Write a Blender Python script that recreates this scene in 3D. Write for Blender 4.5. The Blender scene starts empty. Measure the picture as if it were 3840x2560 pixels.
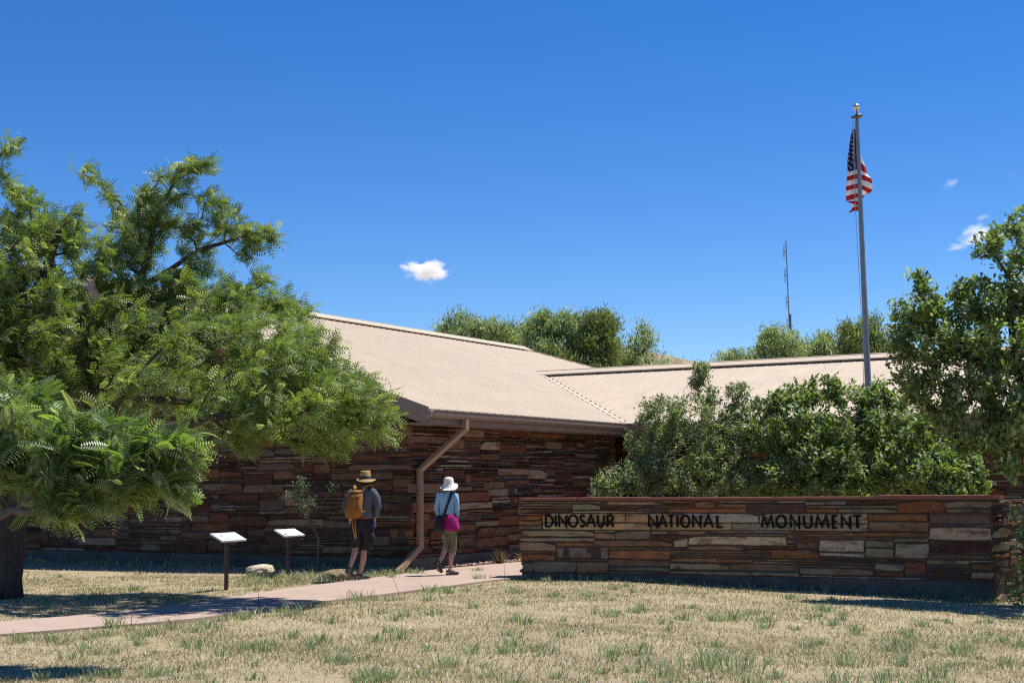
import bpy, bmesh, math, random
import numpy as np
from mathutils import Vector, Matrix, Quaternion, noise

# ------------------------------------------------------------------ camera, sky, sun, exposure
sc = bpy.context.scene
F_PX, Y0, ROLL, HC = 5400.0, 1815.0, 0.0078, 1.66
PITCH = math.atan((Y0 - 1280) / F_PX)
cam_d = bpy.data.cameras.new('camera')
cam = bpy.data.objects.new('camera', cam_d)
sc.collection.objects.link(cam)
sc.camera = cam
cam_d.sensor_width = 36
cam_d.lens = 36 * F_PX / 3840
cam_d.clip_start = 0.2
cam_d.clip_end = 12000
_fw = Vector((0, math.cos(PITCH), math.sin(PITCH)))
_rt = Vector((1, 0, 0))
_up = Vector((0, -math.sin(PITCH), math.cos(PITCH)))
_r2 = _rt * math.cos(ROLL) - _up * math.sin(ROLL)
_u2 = _up * math.cos(ROLL) + _rt * math.sin(ROLL)
cam.matrix_world = Matrix(((_r2.x, _u2.x, -_fw.x, 0), (_r2.y, _u2.y, -_fw.y, 0), (_r2.z, _u2.z, -_fw.z, HC), (0, 0, 0, 1)))

SUN_EL = math.radians(66)
SUN_AZ = math.atan2(0.88, 0.47)            # from +Y towards +X
SUN = Vector((math.sin(SUN_AZ) * math.cos(SUN_EL), math.cos(SUN_AZ) * math.cos(SUN_EL), math.sin(SUN_EL)))
world = bpy.data.worlds.new('World')
sc.world = world
world.use_nodes = True
wn, wl = world.node_tree.nodes, world.node_tree.links
wn.clear()
sky = wn.new('ShaderNodeTexSky')
sky.sky_type = 'NISHITA'
sky.sun_disc = False
sky.sun_elevation = SUN_EL
sky.sun_rotation = SUN_AZ
sky.altitude = 1700
sky.air_density = 1.0
sky.dust_density = 0.0
sky.ozone_density = 4.0
bg = wn.new('ShaderNodeBackground')
bg.inputs['Strength'].default_value = 0.10
hs = wn.new('ShaderNodeHueSaturation')
hs.inputs['Saturation'].default_value = 1.33
hs.inputs['Hue'].default_value = 0.510
wl.new(sky.outputs[0], hs.inputs['Color'])
wl.new(hs.outputs[0], bg.inputs['Color'])
wo = wn.new('ShaderNodeOutputWorld')
wl.new(bg.outputs[0], wo.inputs['Surface'])
sun_d = bpy.data.lights.new('sun', 'SUN')
sun_d.energy = 5.0
sun_d.angle = math.radians(0.53)
sun_d.color = (1.0, 0.955, 0.89)
sun = bpy.data.objects.new('sun', sun_d)
sc.collection.objects.link(sun)
sun.rotation_mode = 'QUATERNION'
sun.rotation_quaternion = SUN.to_track_quat('Z', 'Y')
sc.view_settings.view_transform = 'Standard'
sc.view_settings.look = 'None'
sc.view_settings.exposure = 0.5
sc.view_settings.gamma = 1.0
sc.view_settings.use_curve_mapping = False
sc.cycles.max_bounces = 6
sc.cycles.diffuse_bounces = 3
sc.cycles.glossy_bounces = 2
sc.cycles.transmission_bounces = 4
sc.cycles.transparent_max_bounces = 8
sc.cycles.volume_bounces = 3
sc.cycles.use_denoising = False
sc.cycles.filter_width = 1.2
sc.cycles.sample_clamp_indirect = 4.0
sc.cycles.adaptive_threshold = 0.006

R = random.Random(7)
NR = np.random.default_rng(11)
COL = sc.collection

# ------------------------------------------------------------------ helpers
def W(px, py, Y):
    """point at depth Y metres that the photograph shows at full-resolution pixel (px, py)"""
    a, b = px - 1920, py - 1280
    cr, sr = math.cos(ROLL), math.sin(ROLL)
    x = a * cr - b * sr
    y = a * sr + b * cr
    d = _fw * F_PX + _rt * x - _up * y
    d *= Y / d.y
    return Vector((d.x, d.y, d.z + HC))

def zg(x, y):
    t = max(0.0, x - 1.2)
    z = -0.040 * t * t / (t + 0.8)
    if y > 33: z *= max(0, 1 - (y - 33) / 20)
    z += 0.012 * math.sin(x * 1.1 + 0.4) * math.sin(y * 0.9) + 0.008 * math.sin(x * 2.7 + y * 1.9)
    return z

def zgv(x, y):
    t = np.maximum(0, x - 1.2)
    z = -0.040 * t * t / (t + 0.8)
    z = np.where(y > 33, z * np.maximum(0, 1 - (y - 33) / 20), z)
    return z + 0.012 * np.sin(x * 1.1 + 0.4) * np.sin(y * 0.9) + 0.008 * np.sin(x * 2.7 + y * 1.9)

def wloc(o):
    v = Vector((0, 0, 0))
    while o:
        v += o.location
        o = o.parent
    return v

def tag(o, label=None, cat=None, group=None, kind=None):
    if label: o['label'] = label
    if cat: o['category'] = cat
    if group: o['group'] = group
    if kind: o['kind'] = kind
    return o

def thing(name, loc, label, cat, group=None):
    o = bpy.data.objects.new(name, None)
    o.empty_display_size = 0.2
    o.location = loc
    COL.objects.link(o)
    return tag(o, label, cat, group)

def obj(name, V, Fc, mat, parent=None, smooth=False, cols=None, fcols=None):
    me = bpy.data.meshes.new(name)
    me.from_pydata([tuple(v) for v in V], [], [tuple(f) for f in Fc])
    fin(me, smooth)
    if cols is not None:
        ca = me.color_attributes.new('Col', 'FLOAT_COLOR', 'POINT')
        ca.data.foreach_set('color', np.asarray([(c[0], c[1], c[2], 1.0) for c in cols], dtype=np.float32).ravel())
    o = bpy.data.objects.new(name, me)
    if mat is not None:
        for m in (mat if isinstance(mat, (list, tuple)) else [mat]): me.materials.append(m)
    COL.objects.link(o)
    if parent is not None:
        o.location = -wloc(parent)
        o.parent = parent
    return o

def fin(me, smooth=False):
    if smooth:
        me.polygons.foreach_set('use_smooth', [True] * len(me.polygons))
    me.update()

def npmesh(name, V, T, mat, parent=None, cols=None, nper=3, smooth=False):
    """V (n,3) float, T (m,nper) int, cols (n,3)"""
    me = bpy.data.meshes.new(name)
    n, m = len(V), len(T)
    me.vertices.add(n)
    me.vertices.foreach_set('co', np.asarray(V, dtype=np.float32).ravel())
    me.loops.add(m * nper)
    me.loops.foreach_set('vertex_index', np.asarray(T, dtype=np.int32).ravel())
    me.polygons.add(m)
    me.polygons.foreach_set('loop_start', np.arange(0, m * nper, nper, dtype=np.int32))
    me.polygons.foreach_set('loop_total', np.full(m, nper, dtype=np.int32))
    if smooth: me.polygons.foreach_set('use_smooth', np.ones(m, dtype=bool))
    me.update(calc_edges=True)
    if cols is not None:
        ca = me.color_attributes.new('Col', 'FLOAT_COLOR', 'POINT')
        c4 = np.ones((n, 4), dtype=np.float32)
        c4[:, :3] = cols
        ca.data.foreach_set('color', c4.ravel())
    o = bpy.data.objects.new(name, me)
    me.materials.append(mat)
    COL.objects.link(o)
    if parent is not None:
        o.location = -wloc(parent)
        o.parent = parent
    return o

class MB:
    def __init__(s): s.V, s.F, s.C = [], [], []
    def add(s, V, Fc, col=None):
        k = len(s.V)
        s.V += [Vector(v) for v in V]
        s.F += [tuple(i + k for i in f) for f in Fc]
        if col is not None: s.C += [col] * len(V)
    def box(s, o, a, b, c, col=None):
        """corner o and three edge vectors"""
        o, a, b, c = Vector(o), Vector(a), Vector(b), Vector(c)
        if a.cross(b).dot(c) < 0: a, b = b, a
        s.add([o, o + a, o + a + b, o + b, o + c, o + a + c, o + a + b + c, o + b + c],
              [(0, 3, 2, 1), (4, 5, 6, 7), (0, 1, 5, 4), (1, 2, 6, 5), (2, 3, 7, 6), (3, 0, 4, 7)], col)
    def tube(s, pts, rads, n=8, caps=True, col=None, flat=None):
        pts = [Vector(p) for p in pts]
        k = len(s.V)
        up = Vector((0.13, 0.29, 0.95)).normalized()
        prev = None
        rings = []
        for i, p in enumerate(pts):
            t = (pts[min(i + 1, len(pts) - 1)] - pts[max(i - 1, 0)])
            t = t.normalized() if t.length > 1e-9 else Vector((0, 0, 1))
            if prev is None:
                a = t.cross(up)
                if a.length < 1e-3: a = t.cross(Vector((1, 0, 0)))
                a.normalize()
            else:
                a = prev - t * prev.dot(t)
                a.normalize()
            prev = a
            b = t.cross(a)
            r = rads[i] if hasattr(rads, '__len__') else rads
            for j in range(n):
                q = 2 * math.pi * j / n
                s.V.append(p + a * (math.cos(q) * r) + b * (math.sin(q) * r * (flat or 1)))
        for i in range(len(pts) - 1):
            for j in range(n):
                A = k + i * n + j; B = k + i * n + (j + 1) % n
                s.F.append((A, B, B + n, A + n))
        if caps:
            s.F.append(tuple(k + j for j in range(n))[::-1])
            s.F.append(tuple(k + (len(pts) - 1) * n + j for j in range(n)))
        if col is not None: s.C += [col] * (len(pts) * n)
    def rings(s, rl, n=20, caps=True, col=None):
        """loft of ellipses: (cx,cy,cz, rx, ry[, rot[, tilt vector]])"""
        k = len(s.V)
        for r in rl:
            cx, cy, cz, rx, ry = r[:5]
            rot = r[5] if len(r) > 5 else 0
            tz = r[6] if len(r) > 6 else (0, 0)
            for j in range(n):
                q = 2 * math.pi * j / n
                x, y = math.cos(q) * rx, math.sin(q) * ry
                xr, yr = x * math.cos(rot) - y * math.sin(rot), x * math.sin(rot) + y * math.cos(rot)
                s.V.append(Vector((cx + xr, cy + yr, cz + xr * tz[0] + yr * tz[1])))
        for i in range(len(rl) - 1):
            for j in range(n):
                A = k + i * n + j; B = k + i * n + (j + 1) % n
                s.F.append((A, B, B + n, A + n))
        if caps:
            s.F.append(tuple(k + j for j in range(n))[::-1])
            s.F.append(tuple(k + (len(rl) - 1) * n + j for j in range(n)))
        if col is not None: s.C += [col] * (len(rl) * n)
    def build(s, name, mat, parent=None, smooth=False):
        o = obj(name, s.V, s.F, mat, parent, smooth, s.C if len(s.C) == len(s.V) and s.C else None)
        return o

def mk(name, base=(0.5, 0.5, 0.5), rough=0.8, spec=0.3, var=0.0, scale=8.0, bump=0.0, bscale=40.0, metal=0.0, attr=False, coord='Object',
       dark=None, dscale=1.2, dlo=0.5, dhi=0.7, stretch=(1, 1, 1), damt=1.0):
    m = bpy.data.materials.new(name)
    m.use_nodes = True
    nt = m.node_tree; N, L = nt.nodes, nt.links
    P = N['Principled BSDF']
    P.inputs['Roughness'].default_value = rough
    P.inputs['Specular IOR Level'].default_value = spec
    P.inputs['Metallic'].default_value = metal
    tc = N.new('ShaderNodeTexCoord')
    mp = N.new('ShaderNodeMapping'); mp.inputs['Scale'].default_value = stretch
    L.new(tc.outputs[coord], mp.inputs['Vector'])
    if attr:
        a = N.new('ShaderNodeVertexColor'); a.layer_name = 'Col'; src = a.outputs['Color']
    else:
        a = N.new('ShaderNodeRGB'); a.outputs[0].default_value = (*base, 1); src = a.outputs[0]
    if dark is not None:
        nz = N.new('ShaderNodeTexNoise'); nz.inputs['Scale'].default_value = dscale; nz.inputs['Detail'].default_value = 6
        nz.inputs['Roughness'].default_value = 0.65
        L.new(mp.outputs[0], nz.inputs['Vector'])
        cr = N.new('ShaderNodeMapRange'); cr.inputs['From Min'].default_value = dlo; cr.inputs['From Max'].default_value = dhi
        cr.inputs['To Max'].default_value = damt
        L.new(nz.outputs['Fac'], cr.inputs['Value'])
        mx = N.new('ShaderNodeMix'); mx.data_type = 'RGBA'
        L.new(cr.outputs[0], mx.inputs['Factor']); L.new(src, mx.inputs['A']); mx.inputs['B'].default_value = (*dark, 1)
        src = mx.outputs['Result']
    if var:
        nz = N.new('ShaderNodeTexNoise'); nz.inputs['Scale'].default_value = scale; nz.inputs['Detail'].default_value = 8
        nz.inputs['Roughness'].default_value = 0.7
        L.new(mp.outputs[0], nz.inputs['Vector'])
        cr = N.new('ShaderNodeMapRange'); cr.inputs['From Min'].default_value = 0.3; cr.inputs['From Max'].default_value = 0.7
        cr.inputs['To Min'].default_value = 1 - var; cr.inputs['To Max'].default_value = 1 + var
        L.new(nz.outputs['Fac'], cr.inputs['Value'])
        mu = N.new('ShaderNodeVectorMath'); mu.operation = 'SCALE'
        L.new(src, mu.inputs[0]); L.new(cr.outputs[0], mu.inputs['Scale'])
        src = mu.outputs[0]
    L.new(src, P.inputs['Base Color'])
    if bump:
        nb = N.new('ShaderNodeTexNoise'); nb.inputs['Scale'].default_value = bscale; nb.inputs['Detail'].default_value = 6
        L.new(mp.outputs[0], nb.inputs['Vector'])
        bp = N.new('ShaderNodeBump'); bp.inputs['Strength'].default_value = bump; bp.inputs['Distance'].default_value = 0.02
        L.new(nb.outputs['Fac'], bp.inputs['Height']); L.new(bp.outputs[0], P.inputs['Normal'])
    return m

def leafmat(name, rough=0.38, trans=0.35, tint=(1.25, 1.15, 0.5), spec=0.5):
    m = bpy.data.materials.new(name); m.use_nodes = True
    nt = m.node_tree; N, L = nt.nodes, nt.links
    P = N['Principled BSDF']; P.inputs['Roughness'].default_value = rough; P.inputs['Specular IOR Level'].default_value = spec
    a = N.new('ShaderNodeVertexColor'); a.layer_name = 'Col'
    L.new(a.outputs['Color'], P.inputs['Base Color'])
    t = N.new('ShaderNodeBsdfTranslucent')
    mu = N.new('ShaderNodeVectorMath'); mu.operation = 'MULTIPLY'; mu.inputs[1].default_value = tint
    L.new(a.outputs['Color'], mu.inputs[0]); L.new(mu.outputs[0], t.inputs['Color'])
    mx = N.new('ShaderNodeMixShader'); mx.inputs[0].default_value = trans
    L.new(P.outputs[0], mx.inputs[1]); L.new(t.outputs[0], mx.inputs[2])
    L.new(mx.outputs[0], N['Material Output'].inputs['Surface'])
    return m

def stonemat():
    m = bpy.data.materials.new('ledge_stone'); m.use_nodes = True
    nt = m.node_tree; N, L = nt.nodes, nt.links
    P = N['Principled BSDF']; P.inputs['Roughness'].default_value = 0.82; P.inputs['Specular IOR Level'].default_value = 0.25
    tc = N.new('ShaderNodeTexCoord'); mp = N.new('ShaderNodeMapping'); mp.inputs['Scale'].default_value = (1, 1, 3.2)
    L.new(tc.outputs['Object'], mp.inputs[0])
    a = N.new('ShaderNodeVertexColor'); a.layer_name = 'Col'
    def nz(sc_, det, lo, hi, tmin=0, tmax=1, off=0):
        n = N.new('ShaderNodeTexNoise'); n.inputs['Scale'].default_value = sc_; n.inputs['Detail'].default_value = det
        n.inputs['Roughness'].default_value = 0.7
        ad = N.new('ShaderNodeVectorMath'); ad.inputs[1].default_value = (off, off, off)
        L.new(mp.outputs[0], ad.inputs[0]); L.new(ad.outputs[0], n.inputs['Vector'])
        r = N.new('ShaderNodeMapRange'); r.inputs['From Min'].default_value = lo; r.inputs['From Max'].default_value = hi
        r.inputs['To Min'].default_value = tmin; r.inputs['To Max'].default_value = tmax
        L.new(n.outputs['Fac'], r.inputs['Value']); return n, r.outputs[0]
    def mix(fac, A, B, t='MIX'):
        x = N.new('ShaderNodeMix'); x.data_type = 'RGBA'; x.blend_type = t
        L.new(fac, x.inputs['Factor']); L.new(A, x.inputs['A'])
        if isinstance(B, tuple): x.inputs['B'].default_value = (*B, 1)
        else: L.new(B, x.inputs['B'])
        return x.outputs['Result']
    _, f1 = nz(2.3, 7, 0.5, 0.66, 0, 0.75)
    c = mix(f1, a.outputs['Color'], (0.19, 0.055, 0.02))
    _, f5 = nz(1.9, 7, 0.53, 0.68, 0, 0.7, 17)
    c = mix(f5, c, (0.26, 0.19, 0.125))
    _, f2 = nz(3.1, 7, 0.52, 0.68, 0, 0.75, 7)
    c = mix(f2, c, (0.05, 0.028, 0.022))
    _, f3 = nz(17, 5, 0.66, 0.72, 0, 0.75, 3)
    _, g3 = nz(1.4, 3, 0.5, 0.6, 0, 1, 13)
    mm = N.new('ShaderNodeMath'); mm.operation = 'MULTIPLY'; L.new(f3, mm.inputs[0]); L.new(g3, mm.inputs[1])
    c = mix(mm.outputs[0], c, (0.40, 0.36, 0.32))
    n4, f4 = nz(28, 8, 0.3, 0.7, 0.65, 1.3)
    sc_ = N.new('ShaderNodeVectorMath'); sc_.operation = 'SCALE'; L.new(c, sc_.inputs[0]); L.new(f4, sc_.inputs['Scale'])
    L.new(sc_.outputs[0], P.inputs['Base Color'])
    b = N.new('ShaderNodeBump'); b.inputs['Strength'].default_value = 0.6; b.inputs['Distance'].default_value = 0.012
    L.new(n4.outputs['Fac'], b.inputs['Height']); L.new(b.outputs[0], P.inputs['Normal'])
    return m

M_STONE = stonemat()
M_MORTAR = mk('mortar', (0.085, 0.062, 0.048), 0.95, 0.1, 0.25, 12, 0.4, 60)
M_CONC = mk('foundation_concrete', (0.10, 0.095, 0.088), 0.9, 0.2, 0.2, 5, 0.3, 50, dark=(0.05, 0.048, 0.045), dscale=1.3, dlo=0.45, dhi=0.75)
M_ROOF = mk('roof_metal_paint', (0.525, 0.425, 0.312), 0.6, 0.25, 0.09, 1.3)
M_TRIM = mk('trim_brown_paint', (0.21, 0.145, 0.115), 0.45, 0.4, 0.05, 3)
M_SPOUT = mk('downspout_paint', (0.30, 0.185, 0.115), 0.45, 0.4, 0.06, 4)
M_FASCIA = mk('fascia_paint', (0.24, 0.18, 0.155), 0.5, 0.4, 0.05, 3)
M_PATH = mk('path_pink_concrete', (0.385, 0.29, 0.232), 0.9, 0.2, 0.07, 2.5, 0.25, 90, dark=(0.31, 0.23, 0.185), dscale=0.8, dlo=0.5, dhi=0.8)
M_BARK = mk('bark', (0.075, 0.058, 0.047), 0.95, 0.15, 0.5, 9, 1.0, 22, stretch=(1, 1, 0.18))
M_TWIG = mk('twig_bark', (0.14, 0.12, 0.105), 0.9, 0.2, 0.35, 8, 0.5, 50)
M_TWIGD = mk('dark_twig_bark', (0.07, 0.058, 0.05), 0.9, 0.2, 0.35, 8, 0.5, 50)
M_LEAF = leafmat('locust_leaf', 0.45, 0.38, (1.4, 1.5, 0.45), 0.45)
M_OAK = leafmat('oak_leaf', 0.5, 0.38, (1.3, 1.4, 0.5), 0.35)
M_FAR = leafmat('far_leaf', 0.5, 0.35)
M_GRASS = leafmat('grass_blade', 0.6, 0.3, (1.1, 1.05, 0.8), 0.2)

# ------------------------------------------------------------------ ground
def groundmat():
    m = bpy.data.materials.new('dry_lawn_soil'); m.use_nodes = True
    nt = m.node_tree; N, L = nt.nodes, nt.links
    P = N['Principled BSDF']; P.inputs['Roughness'].default_value = 0.95; P.inputs['Specular IOR Level'].default_value = 0.1
    tc = N.new('ShaderNodeTexCoord')
    def nz(s, d, off=0):
        n = N.new('ShaderNodeTexNoise'); n.inputs['Scale'].default_value = s; n.inputs['Detail'].default_value = d
        n.inputs['Roughness'].default_value = 0.7
        ad = N.new('ShaderNodeVectorMath'); ad.inputs[1].default_value = (off, off, 0)
        L.new(tc.outputs['Object'], ad.inputs[0]); L.new(ad.outputs[0], n.inputs['Vector']); return n.outputs['Fac']
    r = N.new('ShaderNodeValToRGB')
    e = r.color_ramp.elements
    e[0].position, e[0].color = 0.3, (0.13, 0.115, 0.05, 1)
    e[1].position, e[1].color = 0.72, (0.58, 0.48, 0.33, 1)
    k = r.color_ramp.elements.new(0.5); k.color = (0.36, 0.29, 0.175, 1)
    L.new(nz(35, 8), r.inputs[0])
    mx = N.new('ShaderNodeMix'); mx.data_type = 'RGBA'
    mr = N.new('ShaderNodeMapRange'); mr.inputs['From Min'].default_value = 0.45; mr.inputs['From Max'].default_value = 0.65
    mr.inputs['To Max'].default_value = 0.55
    L.new(nz(1.7, 6, 5), mr.inputs['Value']); L.new(mr.outputs[0], mx.inputs['Factor'])
    L.new(r.outputs[0], mx.inputs['A']); mx.inputs['B'].default_value = (0.52, 0.41, 0.29, 1)
    L.new(mx.outputs['Result'], P.inputs['Base Color'])
    b = N.new('ShaderNodeBump'); b.inputs['Strength'].default_value = 0.8; b.inputs['Distance'].default_value = 0.03
    L.new(nz(60, 6), b.inputs['Height']); L.new(b.outputs[0], P.inputs['Normal'])
    return m
M_GROUND = groundmat()
xs = np.concatenate([np.array([-4000, -1500, -600, -250, -120, -60, -35, -22]), np.arange(-16, 18.01, 0.25), np.array([24, 36, 60, 120, 250, 600, 1500, 4000])])
ys = np.concatenate([np.array([-3000, -800, -200, -60, -20, -6, 0, 4, 8]), np.arange(10, 36.01, 0.25), np.array([40, 48, 60, 90, 140, 250, 600, 1500, 4000, 8000])])
gx, gy = np.meshgrid(xs, ys)
gz = np.where((np.abs(gx) < 40) & (gy > -5) & (gy < 60), zgv(gx, gy), -0.0)
gz = np.where(gx >= 24, -0.6, gz)
gV = np.stack([gx.ravel(), gy.ravel(), gz.ravel()], 1)
nx, ny = len(xs), len(ys)
ii, jj = np.meshgrid(np.arange(nx - 1), np.arange(ny - 1))
k0 = (jj * nx + ii).ravel()
ground = npmesh('ground', gV, np.stack([k0, k0 + 1, k0 + 1 + nx, k0 + nx], 1), M_GROUND, nper=4, smooth=True)
tag(ground, 'dry straw coloured lawn sloping in front of the stone walls', 'ground', kind='structure')

# hill far behind the building
hV, hF = [], []
n1, n2 = 60, 24
for j in range(n2 + 1):
    for i in range(n1 + 1):
        x = -150 + 300 * i / n1; y = 170 + 160 * j / n2
        dx = (x - (-2)) / 62.0 if x > -2 else (x + 2) / 70.0
        h = 26.9 * math.exp(-dx * dx * 0.5) * math.exp(-((y - 245) / 40) ** 2)
        h += 0.7 * noise.noise(Vector((x * 0.05, y * 0.05, 3))) * min(1, h / 6)
        hV.append((x, y, h - 0.8))
for j in range(n2):
    for i in range(n1):
        a = j * (n1 + 1) + i
        hF.append((a, a + 1, a + n1 + 2, a + n1 + 1))
M_HILL = mk('hill_scrub', (0.27, 0.21, 0.13), 0.95, 0.1, 0.3, 0.5, dark=(0.14, 0.14, 0.07), dscale=0.35, dlo=0.5, dhi=0.62, damt=0.8)
hill = obj('hill', hV, hF, M_HILL, smooth=True)
tag(hill, 'brown scrubby hillside far behind the low building', 'hill', kind='structure')

# ------------------------------------------------------------------ building geometry frame
TH = 0.5204
U = Vector((math.sin(TH), math.cos(TH), 0))       # along the main eave, away from the viewer
Mv = Vector((math.cos(TH), -math.sin(TH), 0))     # outward normal of the entrance side
E0 = Vector((-1.591, 27.407, 0)); EZ = 3.107; SL = 0.341; WW = 9.342; TE = 20.41; TV = 8.77; W2 = 5.067
OV, GO = 0.75, 0.5
CW = E0 + U * GO - Mv * OV                        # outer wall corner at ground
UP = Vector((0, 0, 1))

# ---- masonry packing
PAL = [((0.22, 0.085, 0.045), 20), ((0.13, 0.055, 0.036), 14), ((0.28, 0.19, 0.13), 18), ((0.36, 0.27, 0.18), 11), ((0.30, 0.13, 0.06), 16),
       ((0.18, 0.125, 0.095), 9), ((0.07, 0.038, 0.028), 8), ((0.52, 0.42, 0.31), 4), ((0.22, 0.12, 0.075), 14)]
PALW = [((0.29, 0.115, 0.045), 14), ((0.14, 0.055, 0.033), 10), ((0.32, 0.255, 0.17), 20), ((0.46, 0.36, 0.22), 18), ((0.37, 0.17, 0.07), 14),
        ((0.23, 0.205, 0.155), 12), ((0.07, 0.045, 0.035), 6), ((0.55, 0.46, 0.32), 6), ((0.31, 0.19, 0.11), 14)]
def pick(pal, rr):
    t = rr.random() * sum(w for _, w in pal)
    for c, w in pal:
        t -= w
        if t <= 0: break
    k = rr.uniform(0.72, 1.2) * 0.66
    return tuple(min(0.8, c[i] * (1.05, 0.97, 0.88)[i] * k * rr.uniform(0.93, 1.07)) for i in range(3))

def pack(Lx, H, rr, ul=0.06, uh=0.031, hw=((1, 50), (2, 22), (3, 8), (4, 6), (5, 6), (6, 7), (7, 5)), pre=(), lenk=1.0):
    nxx, nyy = int(Lx / ul), int(H / uh)
    occ = np.zeros((nyy, nxx), dtype=bool)
    out = []
    for (a, b, c, d) in pre:
        occ[b:d, a:c] = True; out.append((a * ul, b * uh, (c - a) * ul, (d - b) * uh, 1))
    tot = sum(w for _, w in hw)
    for r in range(nyy):
        c = 0
        while c < nxx:
            if occ[r, c]: c += 1; continue
            e = c
            while e < nxx and not occ[r, e]: e += 1
            run = e - c
            t = rr.random() * tot
            for h, w in hw:
                t -= w
                if t <= 0: break
            if h == 1: ln = rr.randint(8, 28)
            elif h == 2: ln = rr.randint(6, 24)
            elif h == 3: ln = rr.randint(5, 22)
            else: ln = rr.randint(7, 26)
            ln = int(ln * lenk)
            if run - ln < 4: ln = run if run < ln + 4 and run < 24 else min(ln, run)
            ln = min(ln, run)
            if ln < 4 and h > 2: h = rr.randint(1, 2)
            h = min(h, nyy - r)
            while h > 1 and occ[r:r + h, c:c + ln].any(): h -= 1
            occ[r:r + h, c:c + ln] = True
            out.append((c * ul, r * uh, ln * ul, h * uh, 0))
            c += ln
    return out

def stone_geo(s, z, l, h, fmap, rr, dmin=0.0, dmax=0.07, rough=1.0):
    """one ledge stone; fmap(s, z, d) -> world, d outwards"""
    g = 0.006
    d = rr.uniform(dmin, dmax)
    n = max(1, int(l / 0.17))
    V, Fc = [], []
    s0, s1, z0, z1 = s + g, s + l - g, z + g * 0.8, z + h - g * 0.8
    jz = min(0.014, h * 0.2) * rough
    tl, tb = rr.uniform(-1, 1) * min(.012, h * .12) * rough, rr.uniform(-1, 1) * min(.012, h * .12) * rough
    sl0, sl1 = rr.uniform(-.025, .025) * rough, rr.uniform(-.025, .025) * rough
    if h < .05: sl0 = sl1 = 0
    c0 = rr.uniform(.1, .35) * h if h > .07 and rr.random() < .3 * rough else 0
    c1 = rr.uniform(.1, .35) * h if h > .07 and rr.random() < .3 * rough else 0
    lobe = rr.uniform(-.012, .016) * rough
    for i in range(n + 1):
        t = i / n
        ss = s0 + (s1 - s0) * t
        zt = z1 - rr.random() * jz - max(0, tl * (t - .5) * 2); zb = z0 + rr.random() * jz + max(0, tb * (t - .5) * 2)
        dd = d + rr.uniform(-0.008, 0.008) * rough + lobe * math.sin(math.pi * t)
        if i == 0: zt -= c0
        if i == n: zt -= c1
        bi = min(0.010, h * 0.16)
        ei = 0.0
        if i == 0: ei = 0.008
        if i == n: ei = -0.008
        jx = rr.uniform(-0.012, 0.012) * rough if i in (0, n) else 0
        kx = sl0 * .5 if i == 0 else (sl1 * .5 if i == n else 0)
        V += [fmap(ss, zb, -0.05), fmap(ss + jx - kx, zb, dd - 0.010), fmap(ss + ei + jx - kx, zb + bi, dd + rr.uniform(-.003, .006)), fmap(ss + ei + jx + kx, zt - bi, dd + rr.uniform(-.003, .006)), fmap(ss + jx + kx, zt, dd - 0.010), fmap(ss, zt, -0.05)]
    for i in range(n):
        for j in range(5):
            a = i * 6 + j
            Fc.append((a, a + 6, a + 7, a + 1))
    Fc.append((0, 1, 2, 3, 4, 5)); b = n * 6
    Fc.append((b + 5, b + 4, b + 3, b + 2, b + 1, b))
    return V, Fc

building = thing('visitor_center', CW, 'low reddish stone visitor building with tan ribbed metal roof', 'building')

def wall_panel(name, origin, du, nrm, L, zbase, ztop_fn, maxz, pal, seed, keep, lo_vis=0, hi_vis=1e9, conc=0.25, pre=(), label=None):
    """a building wall: backing mesh (part) with stone sub-parts; returns list of candidate stones"""
    rr = random.Random(seed)
    mb = MB()
    n = 40
    for i in range(n):
        a, b = L * i / n, L * (i + 1) / n
        za, zb = ztop_fn(a), ztop_fn(b)
        p, q = origin + du * a, origin + du * b
        mb.add([p + UP * (zbase - 0.4), q + UP * (zbase - 0.4), q + UP * zb, p + UP * za], [(0, 1, 2, 3)])
        mb.add([p + UP * (zbase - 0.4) - nrm * 0.3, q + UP * (zbase - 0.4) - nrm * 0.3, q + UP * zb - nrm * 0.3, p + UP * za - nrm * 0.3], [(3, 2, 1, 0)])
    wall = mb.build('wall', M_MORTAR, building)
    if label: wall['label'] = label
    f = MB(); f.box(origin + UP * (zbase - 0.5) - du * 0.06, du * (L + 0.06), nrm * 0.07, UP * (conc + 0.5))
    f.build('foundation', M_CONC, wall)
    fm = lambda s, z, d: origin + du * s + nrm * d + UP * (z + zbase + conc)
    st = []
    for (s, z, l, h, _) in pack(L, maxz - zbase - conc, rr, pre=pre):
        if z + h + zbase + conc > min(ztop_fn(s), ztop_fn(s + l)) + 0.08: continue
        ex = rr.uniform(0.0, 0.05) if s < 0.01 else 0
        V, Fc = stone_geo(s - ex, z, l + ex, h, fm, rr)
        c = pick(pal, rr)
        if h < .065 and rr.random() < .2: c = tuple(v * rr.uniform(.55, 1) for v in (0.44, 0.34, 0.245))
        st.append((l * h * (1.0 if lo_vis <= s <= hi_vis else 0.02), V, Fc, c))
    st.sort(key=lambda t: -t[0])
    for a, V, Fc, c in st[:keep]:
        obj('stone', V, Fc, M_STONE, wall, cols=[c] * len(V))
    rest = MB()
    for a, V, Fc, c in st[keep:]: rest.add(V, Fc, c)
    if rest.V:
        o = rest.build('small_stones', M_STONE, wall); o['kind'] = 'stuff'
    return wall

ridge_h = lambda s: EZ + SL * (WW - abs(WW - (s + OV))) - 0.16
wall_panel('wall', CW, -Mv, -U, 2 * (WW - OV), 0.0, ridge_h, 6.4, PAL, 3, 145, 0, 11.5, label='long shaded gable wall of dark stones')
wall_panel('wall', CW, U, Mv, 9.15, 0.0, lambda s: 3.02, 3.02, PAL, 5, 115, label='entrance side wall of redder stones under the eave')
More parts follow.
